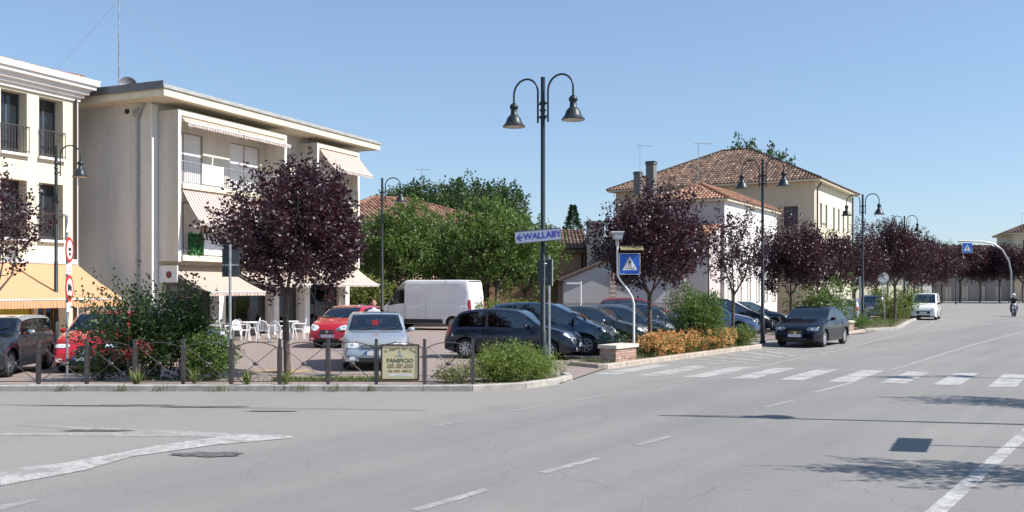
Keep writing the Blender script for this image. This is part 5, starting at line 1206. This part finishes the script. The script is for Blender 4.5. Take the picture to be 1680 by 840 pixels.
# sign across the road (its shadow falls on the lanes)
o = thing('road_sign_across', 'rectangular sign on a post across the road that casts the square shadow', 'sign', (7.86, 12.26, 0), R(-27.6)); MB().tube([(0, 0, 0), (0, 0, 2.75)], .03, 8).build('pole', M['galv'], o); MB().box(-.02, .02, -.62, .62, 2.3, 2.72).build('panel', M['sign_white'], o)

# brick walls with stone cap
def brick_wall(x, y, ang, L, D, label):
    root = thing('brick_wall', label, 'wall', (x, y, .02), ang, 'brick walls at the ends of the flower beds')
    MB().box(.012, L - .012, .012, D - .012, 0, .44).build('mortar', M['mortar'], root)
    nb = round(L / .245); l = L / nb; a1 = MB().box(.004, l - .004, 0, .03, 0, .058).mesh('brick', M['brick2']); a2 = MB().box(.004, l - .004, 0, .03, 0, .058).mesh('brick', M['brick'])
    h1 = MB().box(.004, l/2 - .004, 0, .03, 0, .058).mesh('brick', M['brick']); nd = 2; ld = D / nd; e1 = MB().box(0, .03, .004, ld - .004, 0, .058).mesh('brick', M['brick2']); eh = MB().box(0, .03, .004, ld/2 - .004, 0, .058).mesh('brick', M['brick'])
    for k in range(6):
        z = .008 + k * .072; off = l / 2 if k % 2 else 0
        for s_i, yy in ((0, 0), (1, D - .03)):
            if off: link('brick', h1, root, (0, yy, z)); link('brick', h1, root, (L - l/2, yy, z))
            for i in range(nb - (1 if off else 0)): link('brick', random.choice((a1, a2)), root, (off + i * l, yy + random.uniform(-.003, .003), z))
        od = ld / 2 if k % 2 else 0
        for xx in (-.001, L - .029):
            if od: link('brick', eh, root, (xx, 0, z)); link('brick', eh, root, (xx, D - ld/2, z))
            for i in range(nd - (1 if od else 0)): link('brick', e1, root, (xx + random.uniform(-.003, .003) * 0, od + i * ld, z))
    MB().box(-.05, L + .05, -.05, D + .05, .445, .54).build('cap_stone', M['cap'], root)
brick_wall(2.83, 25.75, math.atan2(.811, .585), 1.18, .5, 'low brick wall with a pale stone cap at the near end of the orange shrubs')
brick_wall(16.0, 45.2, math.atan2(.811, .585), 1.3, .5, 'small brick wall with a stone cap behind the black saloon')

# ================================================================== CHAIRS AND TABLES
def chair_meshes():
    m = M['white_plastic']; out = []
    q = MB(); q.prism([(-.22, .42), (.22, .43), (.22, .455), (-.22, .445)], -.22, .22); out.append(('seat', q.mesh('seat', m, recalc=True)))
    q = MB()
    for i in range(7):
        y = -.18 + i * .06; q.tube([(-.21, y, .44), (-.27, y, .64), (-.31, y * .9, .80 - abs(y) * .25)], .018, 4)
    q.tube([(-.21, -.22, .44), (-.27, -.22, .62), (-.31, -.16, .78), (-.325, 0, .84), (-.31, .16, .78), (-.27, .22, .62), (-.21, .22, .44)], .02, 5); out.append(('backrest', q.mesh('backrest', m)))
    for sy in (-1, 1):
        out.append(('armrest', MB().tube([(-.27, sy * .23, .64), (.05, sy * .26, .66), (.2, sy * .25, .63), (.22, sy * .23, .44)], .022, 5).mesh('armrest', m)))
        for sx in (-1, 1): out.append(('leg', MB().tube([(sx * .2, sy * .2, .44), (sx * .26, sy * .24, 0)], [.028, .02], 5).mesh('leg', m)))
    return out
CH = chair_meshes()
def chair(px, py, rz, label):
    x, y = ground(px, py); o = thing('plastic_chair', label, 'chair', (x, y, .03), rz, 'white plastic chairs outside the shop')
    for n_, me in CH: link(n_, me, o)
chair(340, 562, R(-15), 'white plastic chair farthest left, showing its rounded slatted back'); chair(366, 563, R(80), 'white plastic chair second from the left in front of the white pillar')
chair(381, 558, R(160), 'white plastic chair directly behind the grey sign pole'); chair(396, 561, R(-30), 'white plastic chair right of the grey sign pole'); chair(431, 562, R(100), 'white plastic chair under the right end of the first awning')
chair(458, 563, R(70), 'white plastic chair just left of the plum tree trunk'); chair(489, 558, R(200), 'white plastic chair just right of the plum tree trunk, farthest right'); chair(414, 556, R(190), 'white plastic chair drawn up to the middle table')
def table(px, py, label):
    x, y = ground(px, py); o = thing('plastic_table', label, 'table', (x, y, .03), R(20), 'white plastic tables outside the shop')
    MB().lathe([(.001, .70), (.40, .70), (.41, .72), (.40, .74), (.001, .745)], 20).build('tabletop', M['white_plastic'], o)
    for a in range(4): MB().tube([(.2 * math.cos(a * 1.57), .2 * math.sin(a * 1.57), .7), (.33 * math.cos(a * 1.57), .33 * math.sin(a * 1.57), 0)], .022, 5).build('leg', M['white_plastic'], o)
table(353, 556, 'white plastic table between the two leftmost chairs'); table(408, 559, 'white plastic table left of the middle chairs'); table(474, 557, 'white plastic table directly behind the plum tree trunk')

# ================================================================== PEOPLE AND MOTORCYCLE
def skin_body(name, joints, edges, m, parent, sub=1):
    me = bpy.data.meshes.new(name); me.from_pydata([j[0] for j in joints], edges, []); o = link(name, me, parent); me.materials.append(m)
    sk_ = o.modifiers.new('skin', 'SKIN'); sk_.use_smooth_shade = True
    for i, (p, r) in enumerate(joints): me.skin_vertices[0].data[i].radius = (r, r)
    me.skin_vertices[0].data[0].use_root = True; s_ = o.modifiers.new('sub', 'SUBSURF'); s_.levels = sub; s_.render_levels = sub
    return o
def hand(js, es, w_, d, side):                       # adds palm and five fingers to a skeleton; w_: wrist index; d: hand direction
    d = Vector(d).normalized(); wp = Vector(js[w_][0]); sd_ = d.cross(Vector((0, 0, 1))); sd_ = sd_.normalized() if sd_.length > .1 else Vector((0, 1, 0)); n0 = len(js)
    js.append((tuple(wp + d * .07), .028)); es.append((w_, n0))
    for k in range(4):
        a = wp + d * .10 + sd_ * (k - 1.5) * .02; b = a + d * (.05 - .006 * abs(k - 1)) + Vector((0, 0, -.012)); i = len(js); js += [(tuple(a), .010), (tuple(b), .008)]; es += [(n0, i), (i, i + 1)]
    i = len(js); a = wp + d * .05 + sd_ * side * .04; js += [(tuple(a), .010), (tuple(a + d * .035 + sd_ * side * .01), .009)]; es += [(w_, i), (i, i + 1)]
def head(parent, c, hairm, m=M['skin'], face=(0, -1, 0)):
    a = math.atan2(face[1], face[0]); T = Matrix.Rotation(a, 4, 'Z')
    q = MB(); q.ball(c, (.095, .078, .12), 14, 10, T); q.ball(Vector(c) + T @ Vector((.035, 0, -.055)), (.06, .055, .06), 10, 6)
    q.ball(Vector(c) + T @ Vector((.10, 0, -.015)), (.02, .013, .025), 6, 4)
    for s2 in (1, -1): q.ball(Vector(c) + T @ Vector((0, s2 * .08, -.01)), (.02, .01, .03), 6, 4)
    h = q.build('head', m, parent, smooth=60)
    e = MB()
    for s2 in (1, -1): e.ball(Vector(c) + T @ Vector((.083, s2 * .03, .012)), (.008, .013, .007), 6, 4)
    e.ball(Vector(c) + T @ Vector((.088, 0, -.062)), (.006, .025, .006), 6, 4); e.build('face_features', M['hair'], h)
    if hairm: MB().ball(Vector(c) + T @ Vector((-.018, 0, .025)), (.10, .088, .115), 12, 8, T).build('hair', hairm, h, smooth=60)
    return h
px_, py_ = at(613, 31.5), 31.5
pe = thing('person', 'person in a white top standing behind the silver hatchback, only head and shoulders showing', 'person', (px_, py_, .03), R(10))
js = [((0, 0, .92), .125), ((0, 0, 1.12), .115), ((0, 0, 1.32), .135), ((0, 0, 1.40), .07), ((0, 0, 1.46), .05),
      ((.17, 0, 1.34), .058), ((.24, .02, 1.08), .042), ((.22, -.10, .86), .03), ((-.17, 0, 1.34), .058), ((-.24, .02, 1.08), .042), ((-.22, -.10, .86), .03),
      ((.09, 0, .82), .09), ((.10, -.02, .48), .058), ((.10, 0, .09), .042), ((.11, -.14, .04), .036), ((-.09, 0, .82), .09), ((-.10, .03, .48), .058), ((-.10, .04, .09), .042), ((-.11, -.10, .04), .036)]
es = [(0, 1), (1, 2), (2, 3), (3, 4), (2, 5), (5, 6), (6, 7), (2, 8), (8, 9), (9, 10), (0, 11), (11, 12), (12, 13), (13, 14), (0, 15), (15, 16), (16, 17), (17, 18)]
hand(js, es, 7, (0, -.3, -1), 1); hand(js, es, 10, (0, -.3, -1), -1)
skin_body('body', js, es, M['shirt'], pe, 2); head(pe, (0, -.02, 1.60), M['hair'])
# motorcycle and rider, heading towards the camera's left
mx_, my_ = at(1663, 72), 72; mh = math.atan2(-.9, -.36)
mc = thing('motorcycle', 'dark motorcycle with a round headlight coming down the far side of the road', 'motorcycle', (mx_, my_, .004), mh)
XW = Matrix.Rotation(R(90), 4, 'X')
for xw in (.72, -.70):
    T = Matrix.Translation((xw, 0, .31)) @ XW
    wl = MB().lathe([(.24, -.05), (.30, -.05), (.32, 0), (.30, .05), (.24, .05), (.24, -.05)], 24, T).build('wheel', M['tyre'], mc, smooth=50)
    q = MB(); q.lathe([(.245, -.03), (.20, -.03), (.20, .03), (.245, .03)], 20, T)
    for i in range(5): a = i * 1.257; q.tube([(xw, 0, .31), (xw + .22 * math.cos(a), 0, .31 + .22 * math.sin(a))], .014, 5)
    q.build('rim', M['rim'], wl)
q = MB()
for s2 in (1, -1): q.tube([(.72, s2 * .09, .31), (.52, s2 * .09, .92)], .028, 8)
q.tube([(.50, -.36, 1.04), (.52, -.2, 1.0), (.50, 0, .97), (.52, .2, 1.0), (.50, .36, 1.04)], .016, 6); q.build('fork', M['chrome'], mc)
MB().ball((.66, 0, .90), (.09, .10, .10), 12, 8).build('headlight', M['lens'], mc, smooth=60)
MB().ball((.18, 0, .84), (.30, .15, .14), 14, 8).build('fuel_tank', P_BLACK, mc, smooth=60)
q = MB(); q.cbox(.08, 0, .45, .42, .30, .36); q.tube([(.3, .12, .3), (.1, .16, .2), (-.5, .17, .28), (-.8, .17, .36)], .045, 8); q.build('engine', M['galv'], mc)
q = MB(); q.ball((-.28, 0, .80), (.36, .13, .07), 12, 6); q.ball((-.72, 0, .86), (.2, .09, .06), 10, 6); q.build('seat', M['trim'], mc, smooth=60)
q = MB(); q.tube([(.5, 0, .92), (.1, 0, .62), (-.3, 0, .5), (-.70, .08, .31)], .035, 6); q.tube([(-.3, 0, .5), (-.70, -.08, .31)], .03, 6); q.build('frame', M['trim'], mc)
for s2 in (1, -1): MB().ball((.46, s2 * .40, 1.20), (.02, .06, .04), 8, 5).build('mirror', M['trim'], mc)
pr = thing('person', 'motorcyclist in a black jacket and pale helmet riding towards the camera', 'person', (mx_, my_, .004), mh)
js = [((-.22, 0, .90), .13), ((-.16, 0, 1.10), .12), ((-.06, 0, 1.30), .135), ((.0, 0, 1.39), .07), ((.03, 0, 1.44), .05),
      ((-.03, .19, 1.32), .065), ((.16, .36, 1.14), .048), ((.43, .34, 1.05), .034), ((-.03, -.19, 1.32), .065), ((.16, -.36, 1.14), .048), ((.43, -.34, 1.05), .034),
      ((-.18, .12, .86), .09), ((.24, .22, .74), .07), ((.02, .19, .36), .05), ((.16, .19, .30), .04), ((-.18, -.12, .86), .09), ((.24, -.22, .74), .07), ((.02, -.19, .36), .05), ((.16, -.19, .30), .04)]
es = [(0, 1), (1, 2), (2, 3), (3, 4), (2, 5), (5, 6), (6, 7), (2, 8), (8, 9), (9, 10), (0, 11), (11, 12), (12, 13), (13, 14), (0, 15), (15, 16), (16, 17), (17, 18)]
hand(js, es, 7, (1, 0, -.1), -1); hand(js, es, 10, (1, 0, -.1), 1)
skin_body('body', js, es, M['leather'], pr, 2); head(pr, (.07, 0, 1.58), None, face=(1, 0, 0))
q = MB(); q.ball((.05, 0, 1.62), (.145, .125, .14), 16, 10); q.build('helmet', M['white_stone'], pr, smooth=60); q = MB(); q.ball((.10, 0, 1.60), (.11, .105, .06), 12, 8); q.build('visor', M['trim'], pr, smooth=60)

# ================================================================== PLANTS
tree('plum_tree', 'plum_big', 1, at(470, 22.6), 22.6, 'large round purple-leaved plum tree in front of the balconied flats', 'tree', group='purple plum trees', s=(1.05, 1.05, .91))
for q_ in bpy.data.objects:
    if q_.name == 'crown' and q_.parent and q_.parent.name == 'plum_tree': q_.location = (.40, 0, .0)
PT = 'purple plum trees'
tree('plum_tree', 'plum_mid', 2, at(1066, 28.9), 28.9, 'purple plum tree behind the blue crossing sign', s=(1.02, 1.02, .98), group=PT, rz=1)
tree('plum_tree', 'plum_sparse', 3, at(1203, 34.2), 34.2, 'sparse purple plum tree in front of the white villa', group=PT)
tree('plum_tree', 'plum_mid', 4, at(1297, 40.5), 40.5, 'purple plum tree just right of the second lamp post', s=(.92, .92, .93), group=PT)
tree('plum_tree', 'plum_mid', 2, at(1352, 44.8), 45.5, 'purple plum tree behind the roof of the black saloon', s=(.9, .9, .95), rz=2.2, group=PT)
tree('plum_tree', 'plum_mid', 4, at(1402, 53), 53, 'purple plum tree behind the third lamp post', s=(1, 1, 1), rz=4, group=PT)
tree('plum_tree', 'plum_big', 1, at(1468, 58), 58, 'tall spiky purple plum tree right of the round no-parking sign', s=(1.05, 1.05, 1.12), rz=1.2, group=PT)
tree('plum_tree', 'plum_mid', 2, at(1500, 68), 68, 'purple plum tree directly left of the white panel van', s=(1.1, 1.1, 1.1), rz=3, group=PT)
tree('plum_tree', 'plum_mid', 4, at(1436, 75), 75, 'purple plum tree behind the dark grey car', s=(1.1, 1.1, 1.1), rz=5, group=PT)
tree('plum_tree', 'plum_big', 1, at(1530, 92), 92, 'purple plum tree above the roof of the white panel van', s=(1.25, 1.25, 1.2), rz=2, group=PT)
tree('plum_tree', 'plum_mid', 2, at(1512, 108), 108, 'distant purple plum tree left of and behind the white panel van', s=(1.3, 1.3, 1.3), rz=2, group=PT)
for i, (px, d, lab) in enumerate(((1545, 140, 'distant plum tree with a dark crown right above the white panel van roof edge'), (1575, 143, 'distant plum tree straight under the overhead crossing sign'), (1608, 142, 'distant plum tree between the overhead sign and its mast'), (1640, 141, 'distant plum tree left of the mast foot'), (1678, 138, 'distant plum tree at the right edge behind the motorcyclist'))):
    tree('plum_tree', ('plum_mid', 'plum_big')[i % 2], (2, 1)[i % 2], at(px, d), d, lab, s=(1.9, 1.9, 1.55), rz=i * 1.3, group=PT)
tree('plum_tree', 'plum_sparse', 9, at(-8, 25.5), 25.5, 'purple plum tree cut off by the left edge of the picture', s=(1.05, 1.05, 1.08), rz=.5, group=PT)
tree('plum_tree', 'plum_sparse', 3, 8.6, 10.1, 'plum tree across the road whose shadow falls on the lower right lane', s=(.85, .6, 1), group=PT); tree('plum_tree', 'plum_sparse', 3, 12.6, 16.9, 'plum tree across the road whose shadow reaches the right lane beyond', s=(.8, .6, 1), rz=2, group=PT)
GT = 'green trees behind the car park'
tree('broadleaf_tree', 'green', 5, at(655, 55), 55, 'round green tree above the front of the white delivery van', s=(.95, .95, .98), group=GT)
tree('broadleaf_tree', 'green', 6, at(742, 58), 58, 'green tree above the middle of the white delivery van', s=(.82, .82, .86), group=GT)
tree('broadleaf_tree', 'green', 5, at(815, 54), 54, 'green tree to the right of the white delivery van', s=(.98, .98, .98), rz=2, group=GT)
tree('broadleaf_tree', 'green', 6, at(862, 57), 57, 'green tree directly behind the tall lamp post', s=(.8, .8, .82), rz=1, group=GT)
tree('broadleaf_tree', 'green', 6, at(612, 61), 61, 'green tree against the right end of the balconied flats', s=(.8, .8, .80), rz=3, group=GT)
BT = 'tall dark trees behind the pink house'
for px, d, s, lab in ((680, 84, 1.08, 'tall dark tree rising left of the roof behind the white van'), (725, 88, 1.08, 'tall dark tree in the middle of the back group'), (765, 82, .98, 'dark tree rising between the green trees'), (815, 78, .95, 'dense dark round-topped tree behind the green trees')):
    tree('dark_tree', 'tall', 7 if px % 2 else 8, at(px, d), d, lab, s=(s, s, s), rz=px, group=BT)
tree('dark_tree', 'tall', 7, at(1247, 105), 105, 'dark green treetop showing over the ridge of the beige villa', s=(1.15, 1.15, 1.6))
tree('dark_tree', 'tall', 8, at(1522, 170), 170, 'distant green treetop left of the far chimney', s=(1.3, 1.3, 1.05))
# conifer
cf = thing('conifer', 'small pointed evergreen above the terracotta roof', 'tree', (at(940, 68), 68, 0)); g = np.random.default_rng(3); n_ = 2600; z_ = g.uniform(4.2, 8.1, n_); rr_ = (8.2 - z_) / 3.6 * 1.25 * np.sqrt(g.random(n_)); a_ = g.uniform(0, 6.28, n_)
link('crown', leaf_mesh('crown', np.column_stack([rr_ * np.cos(a_), rr_ * np.sin(a_), z_]), np.column_stack([np.cos(a_), np.sin(a_), np.full(n_, .5)]), .22, .4, M['leaf_deep']), cf); MB().tube([(0, 0, 0), (0, 0, 7.6)], [.14, .03], 6).build('trunk', M['bark'], cf)
# bushes
shrub('leafy_bush', at(228, 21.0), 21.0, .05, (1.0, .6, .95), 460, 16, .085, .6, M['leaf_dark'], 'big dark leafy bush with long shoots behind the left part of the fence', seed=21, up=1.0, ln=(.3, .8), spread=.09, shell=1.8)
shrub('leafy_bush', at(300, 21.6), 21.6, .05, (.8, .6, 1.0), 460, 16, .085, .6, M['leaf_dark'], 'tall dark green bush between the big bush and the grey sign pole', seed=22, up=1.2, ln=(.3, .7), shell=1.8)
shrub('leafy_bush', at(342, 20.9), 20.9, .05, (.6, .4, .55), 300, 15, .07, .6, M['leaf'], 'lower green bush at the foot of the grey sign pole', seed=23)
shrub('leafy_bush', at(165, 21.2), 21.2, .05, (.45, .35, .36), 80, 12, .06, .5, M['leaf_yel'], 'small pale green plant at the left foot of the big bush', seed=24)
shrub('red_flowering_bush', at(224, 20.55), 20.55, .0, (.24, .12, .17), 46, 10, .06, .7, M['leaf_dark'], 'bush with a patch of crimson blossom in the big leafy bush', seed=25, extra=(M['red_leaf'], .9, .045, 'blossom'), cz=.72, ln=(.05, .12), up=.2)
shrub('grassy_bush', at(842, 20.6), 20.75, .05, (.70, .45, .34), 520, 20, .085, .2, M['leaf_light'], 'bright feathery green bush at the foot of the tall lamp post', seed=26, up=1.1, stems=5, ln=(.15, .35))
shrub('grassy_bush', at(812, 20.5), 20.6, .05, (.5, .4, .30), 260, 18, .08, .2, M['leaf_light'], 'left part bush of feathery green beside the last fence post', seed=36, up=1.1, stems=5, ln=(.15, .35))
shrub('grassy_bush', at(750, 20.2), 20.2, .05, (.42, .22, .17), 130, 14, .07, .25, M['leaf_yel'], 'low dry green tuft inside the last fence panel', seed=27, stems=3)
shrub('grassy_bush', at(888, 20.7), 21.2, .05, (.35, .3, .22), 140, 16, .08, .2, M['leaf_light'], 'small feathery green bush on the kerb end right of the lamp post', seed=28, stems=3)
shrub('rounded_shrub', at(1145, 31.0), 31.0, .1, (.82, .8, .85), 800, 18, .075, .45, M['leaf'], 'large dense green shrub between the crossing sign and the sparse plum tree', seed=29, cz=1.12, up=.5, ln=(.15, .35))
OS = 'orange shrubs along the kerb'
for i, (t, r_, lab) in enumerate(((3.9, .42, 'orange-leaved shrub nearest the brick wall'), (4.9, .5, 'second orange-leaved shrub from the brick wall'), (5.9, .5, 'third orange-leaved shrub from the brick wall'), (6.9, .46, 'orange-leaved shrub below the large green shrub'), (8.0, .46, 'orange-leaved shrub left of the sparse plum trunk'), (9.0, .5, 'farthest orange-leaved shrub beside the green kerb bushes'))):
    x, y = K(t, .62); shrub('orange_shrub', x, y, .1, (r_ * 1.1, r_ * .8, .24), 170, 13, .055, .6, M['leaf_yel'], lab, seed=40 + i, extra=(M['orange_leaf'], .85, .05, 'blossom'), group=OS, cz=.28, ln=(.12, .28), up=.6)
for i, (t, o_, r_, m_, lab) in enumerate(((9.9, 1.0, .55, M['leaf'], 'green bush right of the sparse plum trunk'), (10.6, .7, .5, M['leaf_yel'], 'yellowish green bush in front of the second lamp post'), (11.2, .75, .5, M['leaf'], 'green bush touching the left side of the black saloon'))):
    x, y = K(t, o_); shrub('kerb_bush', x, y, .1, (r_, r_ * .8, .24), 260, 14, .065, .45, m_, lab, seed=50 + i, group='green bushes by the kerb', cz=.30, ln=(.12, .28))
for i, (t, lab) in enumerate(((3.3, 'trailing dark green plant behind the orange shrubs'), (6.0, 'dark green plant in front of the blue-grey car'))):
    x, y = K(t, 1.35); shrub('low_plant', x, y, .1, (.6, .35, .42), 120, 12, .06, .5, M['leaf_dark'], lab, seed=60 + i)
shrub('rounded_shrub', at(1345, 43), 43.0, .05, (1.3, .9, .95), 420, 16, .10, .55, M['leaf'], 'leafy green shrub with white blossom behind the black saloon', seed=31, extra=(M['white_leaf'], .22, .06, 'blossom'), cz=1.3)
shrub('rounded_shrub', at(1313, 42), 41.6, .05, (.6, .5, .5), 120, 14, .08, .55, M['leaf_dark'], 'small dark shrub with white blossom left of the white-flowering one', seed=32, extra=(M['white_leaf'], .35, .05, 'blossom'))
shrub('kerb_bush', at(1414, 46), 46.6, .05, (.6, .5, .42), 150, 14, .07, .4, M['leaf'], 'green spreading bush beside the small brick wall', seed=33)
for i, (px, d, h, lab) in enumerate(((1462, 60, .8, 'green bush at the foot of the round no-parking sign'), (1485, 64, 1.2, 'green bush among the plum trunks left of the panel van'), (1500, 73, 1.0, 'green bush directly left of the white panel van'), (1440, 72, 1.3, 'green bush behind the dark grey car'))):
    shrub('kerb_bush', at(px, d), d, .05, (1.1, 1.0, h), 200, 14, .12, .5, M['leaf_yel'] if i == 0 else M['leaf'], lab, seed=70 + i)
shrub('hedge', at(845, 47), 47.5, 0, (2.0, .6, .75), 420, 16, .10, .6, M['leaf_yel'], 'clipped bright green hedge between the white van and the grey shed', cat='hedge', seed=34, cz=.85)
shrub('rounded_shrub', at(592, 50), 50.5, 0, (1.6, 1.0, 1.6), 420, 16, .13, .65, M['leaf_yel'], 'sunlit green shrub at the right end of the shop awnings', seed=35, cz=1.5)
shrub('rounded_shrub', at(640, 56), 57.5, 0, (2.6, 1.0, 1.4), 420, 16, .14, .65, M['leaf_dark'], 'dark shrub in the shade behind the front of the white van', seed=37, cz=1.4)
# grass and weeds
def grass_patch(pts, h, m, seed, name='grass'):
    g = np.random.default_rng(seed); n = len(pts); p = np.array(pts); d = np.column_stack([g.normal(size=n) * .35, g.normal(size=n) * .35, np.ones(n)])
    return tag(link(name, leaf_mesh(name, p, d, h, .09, m)), kind='stuff')
g = np.random.default_rng(5)
def scatter(x0, x1, y0, y1, n, z): return np.column_stack([g.uniform(x0, x1, n), g.uniform(y0, y1, n), np.full(n, z)])
def clusters(cs, n, sp, z): return np.concatenate([np.column_stack([g.normal(x, s * sp, n), g.normal(y, s * sp * .4, n), np.full(n, z)]) for x, y, s in cs])
grass_patch(np.concatenate([scatter(-5.3, -2.1, 20.75, 21.3, 2600, .03), scatter(-8.5, -5.3, 20.7, 21.0, 300, .03)]), .13, M['grass'], 1)
grass_patch(clusters([(-6.0, FY - .03, 1), (-4.65, FY + .05, .8), (-8.0, FY - .02, .8), (-7.2, FY, 1), (-5.0, FY + .2, .5), (-2.9, FY - .03, 1.2), (-4.3, FY - .04, .8), (-9.2, FY - .02, 1), (-3.6, FY - .04, 1)], 26, .09, .0), .16, M['grass'], 2, 'weeds')
grass_patch(clusters([(-5.45, FY + .1, .5), (-4.65, FY + .12, .5), (-7.75, FY + .2, .6), (-6.6, FY + .3, .4)], 30, .07, .1), .34, M['grass'], 3, 'weeds')
kp = []
for _ in range(1700):
    t = g.uniform(.5, 10.8); x, y = K(t, g.uniform(.2, 1.4)); kp.append((x, y, .1))
grass_patch(kp, .14, M['grass'], 4); grass_patch(clusters([(2.0, 25.4, 1.6), (2.4, 25.0, 1.5), (1.1, 22.9, 1), (.9, 21.4, 1.2), (1.6, 24.9, 1)], 60, .12, .05), .12, M['grass'], 6, 'weeds')
kp = []
for _ in range(5000):
    t = g.uniform(0, 1); y = 47 + t * 42; x0 = float(np.interp(y, [47, 48.7, 58.6, 67, 74, 89], [17.7, 19.8, 24.4, 28.8, 31.8, 37])); kp.append((x0 - g.uniform(.2, 2.6), y, .1))
grass_patch(kp, .22, M['grass'], 7)
x, y = ground(440, 612); mark('yellow_marking', [(x - 1.0, y - .35), (x + .8, y - .4), (x + 1.1, y + .5), (x - .2, y + .6)], M['orange_paint'], .036)
for px, y0, y1 in ((430, 560, 600), (520, 580, 610)): pass
